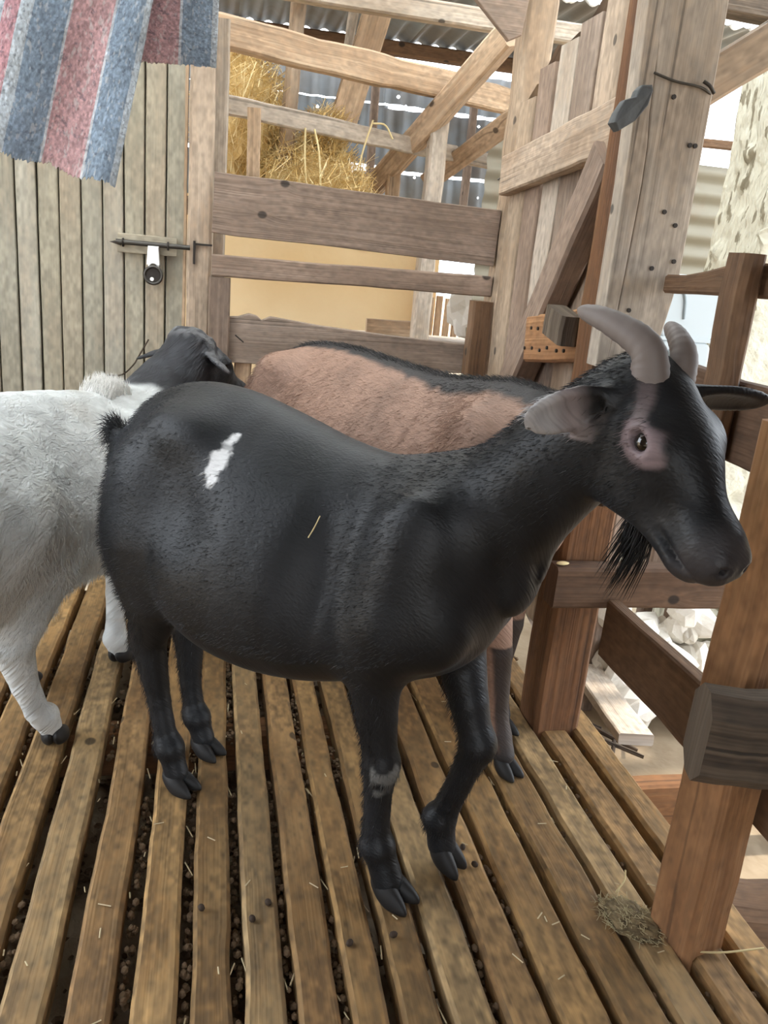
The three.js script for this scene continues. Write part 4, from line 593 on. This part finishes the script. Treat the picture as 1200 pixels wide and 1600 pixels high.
  for (const [z, len] of [[1, 1], [-1, 0.9]]) { mesh('horn', horn(z > 0 ? [H.at(0.035, -0.008, 0.022), H.at(0.0, 0.014, 0.028), H.at(-0.045, 0.0, 0.04), H.at(-0.088, -0.028, 0.05)] : [H.at(0.035, -0.008, -0.022), H.at(0.008, 0.013, -0.028), H.at(-0.02, 0.012, -0.036), H.at(-0.045, 0.002, -0.044)], 0.018), hornMat, A); const e = mesh('eye', new THREE.SphereGeometry(0.0125, 16, 12), eyeMat, A); e.position.copy(H.at(0.088 * HS, -0.02 * HS, 0.046 * HS * z)); }
  setSeed(101);
  const bd = []; for (let i = 0; i < 260; i++) { const p = H.at(0.135 + rr(-0.02, 0.02), -0.095, rr(-0.012, 0.012)); bd.push([p, V(rr(-0.12, 0.08) - 0.12, -1, rr(-0.12, 0.12)).normalize(), rr(0.05, 0.125), [0.01, 0.01, 0.011], V(-0.012, -0.005, 0)]); } mesh('beard', hairs(bd, 0.001), hairMat, A).userData.kind = 'stuff';
  const tl = []; for (let i = 0; i < 900; i++) { const t = rnd(), p = V(-0.40 - 0.042 * t, 0.585 + 0.032 * t, 0).add(V(rr(-1, 1), rr(-1, 1), rr(-1, 1)).normalize().multiplyScalar(0.02 * (1 - 0.5 * t))); tl.push([p, V(rr(-0.8, -0.1), rr(-0.6, 0.7), rr(-0.5, 0.5)).normalize(), rr(0.015, 0.045), [0.011, 0.011, 0.012]]); } mesh('tail_hair', hairs(tl, 0.0009), hairMat, A).userData.kind = 'stuff';
  const cg = coat(G, 34000, (p, n) => p.x < 0.5 && p.y > 0.06 && (n.z > 0.0 || n.y > 0.3 || p.y < 0.25) && (n.y > -0.45 || p.y < 0.22), (p, n) => (p.y > 0.36 ? V(-0.85, -0.35, 0.05) : V(-0.25, -0.9, 0)).addScaledVector(n, 0.22), () => 0.012, (p, c) => { const k = c[0] > 0.04 ? 1 : rnd() < 0.008 ? 10 : rr(0.7, 1.9); return c.map((v) => v * k); }, 0.0004); mesh('coat_hair', cg, hairMat, A).userData.kind = 'stuff';
  const st = mesh('straw_on_coat', tube([V(0.10, 0.585, 0.162), V(0.108, 0.60, 0.162), V(0.115, 0.618, 0.160)], 0.0009, 6, 4), M.straw, A); void st;
}
// --- brown goat ---
{
  const A = placeAnimal('brown_goat', 'large brown goat with black stripe along its back, behind the black goat', 'goat', [0.40, -1.78], [0.47, 0.88]), F = new Field();
  F.fn(trunk([[-0.485, 0.56, 0.48, 0.03], [-0.465, 0.61, 0.42, 0.07], [-0.43, 0.668, 0.34, 0.108], [-0.365, 0.708, 0.29, 0.14], [-0.28, 0.729, 0.26, 0.165], [-0.14, 0.735, 0.245, 0.175], [0.02, 0.727, 0.255, 0.17], [0.16, 0.724, 0.28, 0.15], [0.28, 0.735, 0.32, 0.13], [0.38, 0.735, 0.36, 0.11], [0.46, 0.70, 0.42, 0.075], [0.49, 0.66, 0.48, 0.04]]), 0.02);
  for (const w of [-1, 1]) { F.ell(V(-0.33, 0.665, w * 0.085), [0.06, 0.03, 0.035], null, 0.06); F.ell(V(-0.37, 0.5, w * 0.09), [0.1, 0.16, 0.06], null, 0.05); F.ell(V(0.34, 0.56, w * 0.1), [0.07, 0.13, 0.035], null, 0.04); F.dent(V(-0.26, 0.6, w * 0.25), [0.08, 0.06, 0.085], null, 0.08); }
  F.chain([[0.36, 0.61, 0, 0.115], [0.50, 0.65, 0, 0.09], [0.585, 0.675, 0.02, 0.07]], 0.05);
  const H = frame(V(0.545, 0.755, 0.02), V(0.5, -0.38, 0.45)); caprineHead(F, H, 0.88);
  ear(F, H.at(0.02, -0.03, 0.045), H.dir(0.2, -0.6, 0.5), H.dir(1, 0, 0.4), 0.08, 0.026, 0.008); ear(F, H.at(0.02, -0.03, -0.045), H.dir(0.4, -0.4, -0.5), H.dir(1, 0, -0.4), 0.07, 0.028, 0.008);
  for (const w of [-1, 1]) { F.chain([[-0.38, 0.48, w * 0.09, 0.085], [-0.36, 0.37, w * 0.09, 0.055], [-0.42, 0.26, w * 0.07, 0.03], [-0.405, 0.10, w * 0.065, 0.019], [-0.39, 0.065, w * 0.065, 0.022], [-0.375, 0.035, w * 0.065, 0.02]], 0.03); }
  F.chain([[0.38, 0.48, 0.085, 0.065], [0.41, 0.37, 0.075, 0.042], [0.44, 0.24, 0.06, 0.026], [0.455, 0.11, 0.052, 0.0185], [0.465, 0.068, 0.05, 0.022], [0.482, 0.034, 0.05, 0.02]], 0.028);
  F.chain([[0.36, 0.48, -0.08, 0.065], [0.34, 0.37, -0.07, 0.042], [0.36, 0.24, -0.06, 0.026], [0.35, 0.10, -0.055, 0.0185], [0.36, 0.065, -0.055, 0.022], [0.375, 0.034, -0.055, 0.02]], 0.028);
  F.chain([[-0.47, 0.60, 0, 0.03], [-0.50, 0.56, 0, 0.018], [-0.51, 0.5, 0, 0.012]], 0.03);
  const col = (x, y, z, n) => {
    const v = 1 + 0.22 * n3(x * 14, y * 10, z * 10) + 0.12 * n3(x * 60, y * 25, z * 25); let c = [0.31 * v, 0.186 * v, 0.13 * v];
    const put = (t, k) => { k = Math.max(0, Math.min(1, k)); c = c.map((q, i) => mix(q, t[i], k)); };
    put([0.43, 0.29, 0.23], 0.55 * ss(0.07, 0.01, Math.hypot((x + 0.42) * 0.7, y - 0.655)) * (0.8 + 0.4 * n3(x * 20, y * 20, z * 20)));
    const st = 0.034 + 0.022 * ss(-0.1, 0.3, x) + 0.007 * n3(x * 60, z * 40, y * 30); if (n.y > 0.05 && y > 0.6) put([0.017, 0.014, 0.014], ss(st + 0.012, st - 0.008, Math.abs(z)) * ss(-0.5, -0.41, x));
    if (y < 0.26) { put([0.2, 0.11, 0.075], 0.6); put([0.02, 0.016, 0.015], ss(0.1, 0.5, n.x) * 0.9); put([0.02, 0.016, 0.015], ss(0.06, 0.035, y)); }
    if (x > 0.5) put([0.02, 0.016, 0.015], 0.85);
    return c;
  };
  const G = F.mesh([-0.68, -0.01, -0.26], [0.78, 0.9, 0.26], 0.0055, col, 0.28);
  mesh('body', G, skinMat(0.66, fur1, furB, 0.0008, { sheen: 0.25, sheenRoughness: 0.5, sheenColor: new THREE.Color(0.5, 0.4, 0.36) }), A);
  footPart(A, 0.495, 0, 0.05, 1.1, 0); footPart(A, 0.388, 0, -0.055, 1.1, 0); footPart(A, -0.362, 0, 0.065, 1.1, 0); footPart(A, -0.362, 0, -0.065, 1.1, 0);
  setSeed(103);
  const cg = coat(G, 34000, (p, n) => p.y > 0.5 && p.x < 0.55 && (n.z > 0 || n.y > 0.2), (p, n) => V(-0.8, -0.45, 0.05).addScaledVector(n, 0.25), () => 0.018, null, 0.0005); mesh('coat_hair', cg, hairMat, A).userData.kind = 'stuff';
  const md = []; for (let i = 0; i < 2600; i++) { const x = rr(-0.42, 0.54), z = rr(-1, 1) * 0.02; let y = 0.8; for (let k = 0; k < 40 && F.d(x, y, z) > 0; k++) y -= Math.max(0.001, F.d(x, y, z) * 0.9); const b = rnd() < 0.25 ? 0.06 : 0.014; md.push([V(x, y - 0.002, z), V(-0.75, 0.6 * rr(0.4, 1), rr(-0.4, 0.4)).normalize(), rr(0.012, 0.03), [b, b * 0.92, b * 0.9]]); } mesh('dorsal_hair', hairs(md, 0.0006), hairMat, A).userData.kind = 'stuff';
}
// --- sheep ---
{
  const A = placeAnimal('blackheaded_sheep', 'white sheep with black head and neck, walking away at left edge', 'sheep', [-0.31, -1.70], [0.45, -0.9]), F = new Field();
  F.fn(trunk([[-0.46, 0.56, 0.46, 0.04], [-0.43, 0.61, 0.39, 0.10], [-0.35, 0.645, 0.32, 0.15], [-0.22, 0.657, 0.275, 0.172], [-0.08, 0.647, 0.25, 0.178], [0.06, 0.63, 0.245, 0.17], [0.16, 0.612, 0.26, 0.15], [0.25, 0.595, 0.30, 0.125], [0.32, 0.565, 0.36, 0.095], [0.36, 0.53, 0.41, 0.05]]), 0.02);
  for (const w of [-1, 1]) { F.ell(V(-0.30, 0.45, w * 0.10), [0.13, 0.16, 0.075], null, 0.06); F.ell(V(0.17, 0.45, w * 0.1), [0.08, 0.13, 0.045], null, 0.05); }
  F.chain([[0.22, 0.49, 0, 0.115], [0.33, 0.53, 0.0, 0.085], [0.43, 0.60, 0.015, 0.07], [0.49, 0.67, 0.045, 0.06]], 0.04);
  const H = frame(V(0.475, 0.71, 0.055), V(0.80, -0.52, 0.28), 0); caprineHead(F, H, 1.08);
  F.ell(H.at(0.0, -0.01, 0), [0.05, 0.03, 0.05], H.q, 0.03);
  ear(F, H.at(0.015, -0.025, -0.045), H.dir(-0.2, -0.5, -0.85), H.dir(0.5, -0.8, 0), 0.115, 0.022, 0.007); const eN = ear(F, H.at(0.02, -0.02, 0.045), H.dir(0.25, -0.35, 0.8), H.dir(0.2, -0.95, 0.2), 0.085, 0.028, 0.008);
  F.chain([[-0.28, 0.46, 0.11, 0.10], [-0.20, 0.365, 0.115, 0.068], [-0.262, 0.235, 0.11, 0.037], [-0.245, 0.15, 0.118, 0.024], [-0.222, 0.085, 0.124, 0.022], [-0.205, 0.066, 0.126, 0.026], [-0.192, 0.038, 0.127, 0.022]], 0.04);
  F.chain([[-0.28, 0.46, -0.09, 0.10], [-0.12, 0.36, -0.08, 0.06], [-0.11, 0.23, -0.065, 0.034], [-0.07, 0.10, -0.062, 0.022], [-0.05, 0.065, -0.062, 0.025], [-0.035, 0.036, -0.062, 0.022]], 0.04);
  F.chain([[0.15, 0.40, 0.09, 0.07], [0.14, 0.30, 0.075, 0.046], [0.145, 0.22, 0.065, 0.03], [0.14, 0.17, 0.062, 0.025], [0.135, 0.09, 0.06, 0.0215], [0.135, 0.062, 0.06, 0.028], [0.145, 0.036, 0.06, 0.024]], 0.03);
  F.chain([[0.20, 0.40, -0.08, 0.07], [0.30, 0.31, -0.07, 0.045], [0.37, 0.20, -0.065, 0.03], [0.41, 0.09, -0.065, 0.022], [0.42, 0.06, -0.065, 0.027], [0.43, 0.036, -0.065, 0.024]], 0.03);
  F.chain([[-0.44, 0.56, 0, 0.06], [-0.49, 0.48, 0, 0.055], [-0.50, 0.38, 0, 0.03]], 0.04);
  F.noise = (x, y, z) => (x > 0.44 && y > 0.655 ? 0.0035 * n3(x * 70, y * 70, z * 70) : 0) + (x > 0.40 || y < 0.26 ? 0.0008 : 0.0022) * (n3(x * 55 + 2 * n3(x * 14, y * 14, z * 14), y * 38, z * 55)) + (y > 0.3 && x < 0.3 ? 0.003 * n3(x * 18, y * 18, z * 18) : 0);
  const col = (x, y, z, n) => {
    const t = n3(x * 12, y * 12, z * 12) * 0.5 + n3(x * 40, y * 40, z * 40) * 0.5, v = 0.58 + 0.1 * t; let c = [v * 0.97, v, v * 0.985];
    const put = (q, k) => { k = Math.max(0, Math.min(1, k)); c = c.map((w, i) => mix(w, q[i], k)); };
    put([0.42, 0.40, 0.36], 0.6 * ss(0.08, 0.5, n3(x * 9 + 3, y * 9, z * 9)) * (x < 0.3 && y > 0.25 ? 1 : 0));
    if (y < 0.12) put([0.5, 0.45, 0.38], 0.35 * ss(-0.2, 0.4, t));
    const bl = x + (y - 0.6) * 0.6 + 0.02 * n3(x * 20, y * 20, z * 20); put([0.035, 0.036, 0.04].map((w) => w * (1 + 0.6 * n3(x * 50, y * 50, z * 50))), ss(0.305, 0.335, bl));
    const q0 = eN.inside(V(x, y, z)); if (q0.x > 0.012 && q0.x < 0.12 && Math.abs(q0.z) < 0.035 && q0.y < 0.001 && q0.y > -0.02) put([0.13, 0.13, 0.135], 0.85);
    const h = H.inv(V(x, y, z)); if (x > 0.42 && y > 0.6) put([0.16, 0.16, 0.165], 0.75 * ss(0.12, 0.42, 0.5 * n3(x * 45, y * 45, z * 45) + 0.5 * n3(x * 90, y * 90, z * 90) + 0.2) * ss(-0.03, 0.0, h.y) * ss(0.09, 0.05, h.x) * ss(0.06, 0.045, Math.abs(h.z)));
    return c;
  };
  void eN; const G = F.mesh([-0.58, -0.01, -0.27], [0.78, 0.86, 0.30], 0.005, col, 0.3);
  mesh('body', G, skinMat(0.85, woolC, woolB, 0.003), A);
  footPart(A, -0.178, 0, 0.127, 1.25, 0.5); footPart(A, -0.02, 0, -0.062, 1.25, 0); footPart(A, 0.155, 0, 0.06, 1.25, 0.1); footPart(A, 0.445, 0, -0.065, 1.25, 0);
  const e = mesh('eye', new THREE.SphereGeometry(0.012, 14, 10), eyeMat, A); e.position.copy(H.at(0.086, -0.02, 0.046)); const e2 = mesh('eye', new THREE.SphereGeometry(0.012, 14, 10), eyeMat, A); e2.position.copy(H.at(0.086, -0.02, -0.046));
  setSeed(105);
  const cg = coat(G, 26000, (p, n) => p.y > 0.22 && p.x < 0.30, (p, n) => V(-0.55, -0.7, 0.05).addScaledVector(n, 0.25).addScaledVector(V(n3(p.x * 25, p.y * 25, p.z * 25), n3(p.x * 25 + 9, p.y * 25, p.z * 25), 0), 0.7), () => 0.014, (p, c) => { const k = rr(0.85, 1.15); return c.map((v) => v * k); }, 0.00045); mesh('fleece', cg, new THREE.MeshStandardMaterial({ vertexColors: true, roughness: 0.9, side: THREE.DoubleSide }), A).userData.kind = 'stuff';
  const tf = []; for (let i = 0; i < 900; i++) { const p = V(0.19 + rr(-0.05, 0.05), 0, rr(-0.03, 0.04)); p.y = 0.75; for (let k = 0; k < 40 && F.d(p.x, p.y, p.z) > 0; k++) p.y -= Math.max(0.001, F.d(p.x, p.y, p.z) * 0.9); const v = rr(0.78, 0.95); tf.push([p, V((0.19 - p.x) * 9 + rr(-0.2, 0.2), 1, rr(-0.3, 0.3)).normalize(), rr(0.02, 0.055), [v, v * 0.98, v * 0.93]]); } mesh('withers_tuft', hairs(tf, 0.0007), new THREE.MeshStandardMaterial({ vertexColors: true, roughness: 0.9, side: THREE.DoubleSide }), A).userData.kind = 'stuff';
}
renderer.render(scene, camera);
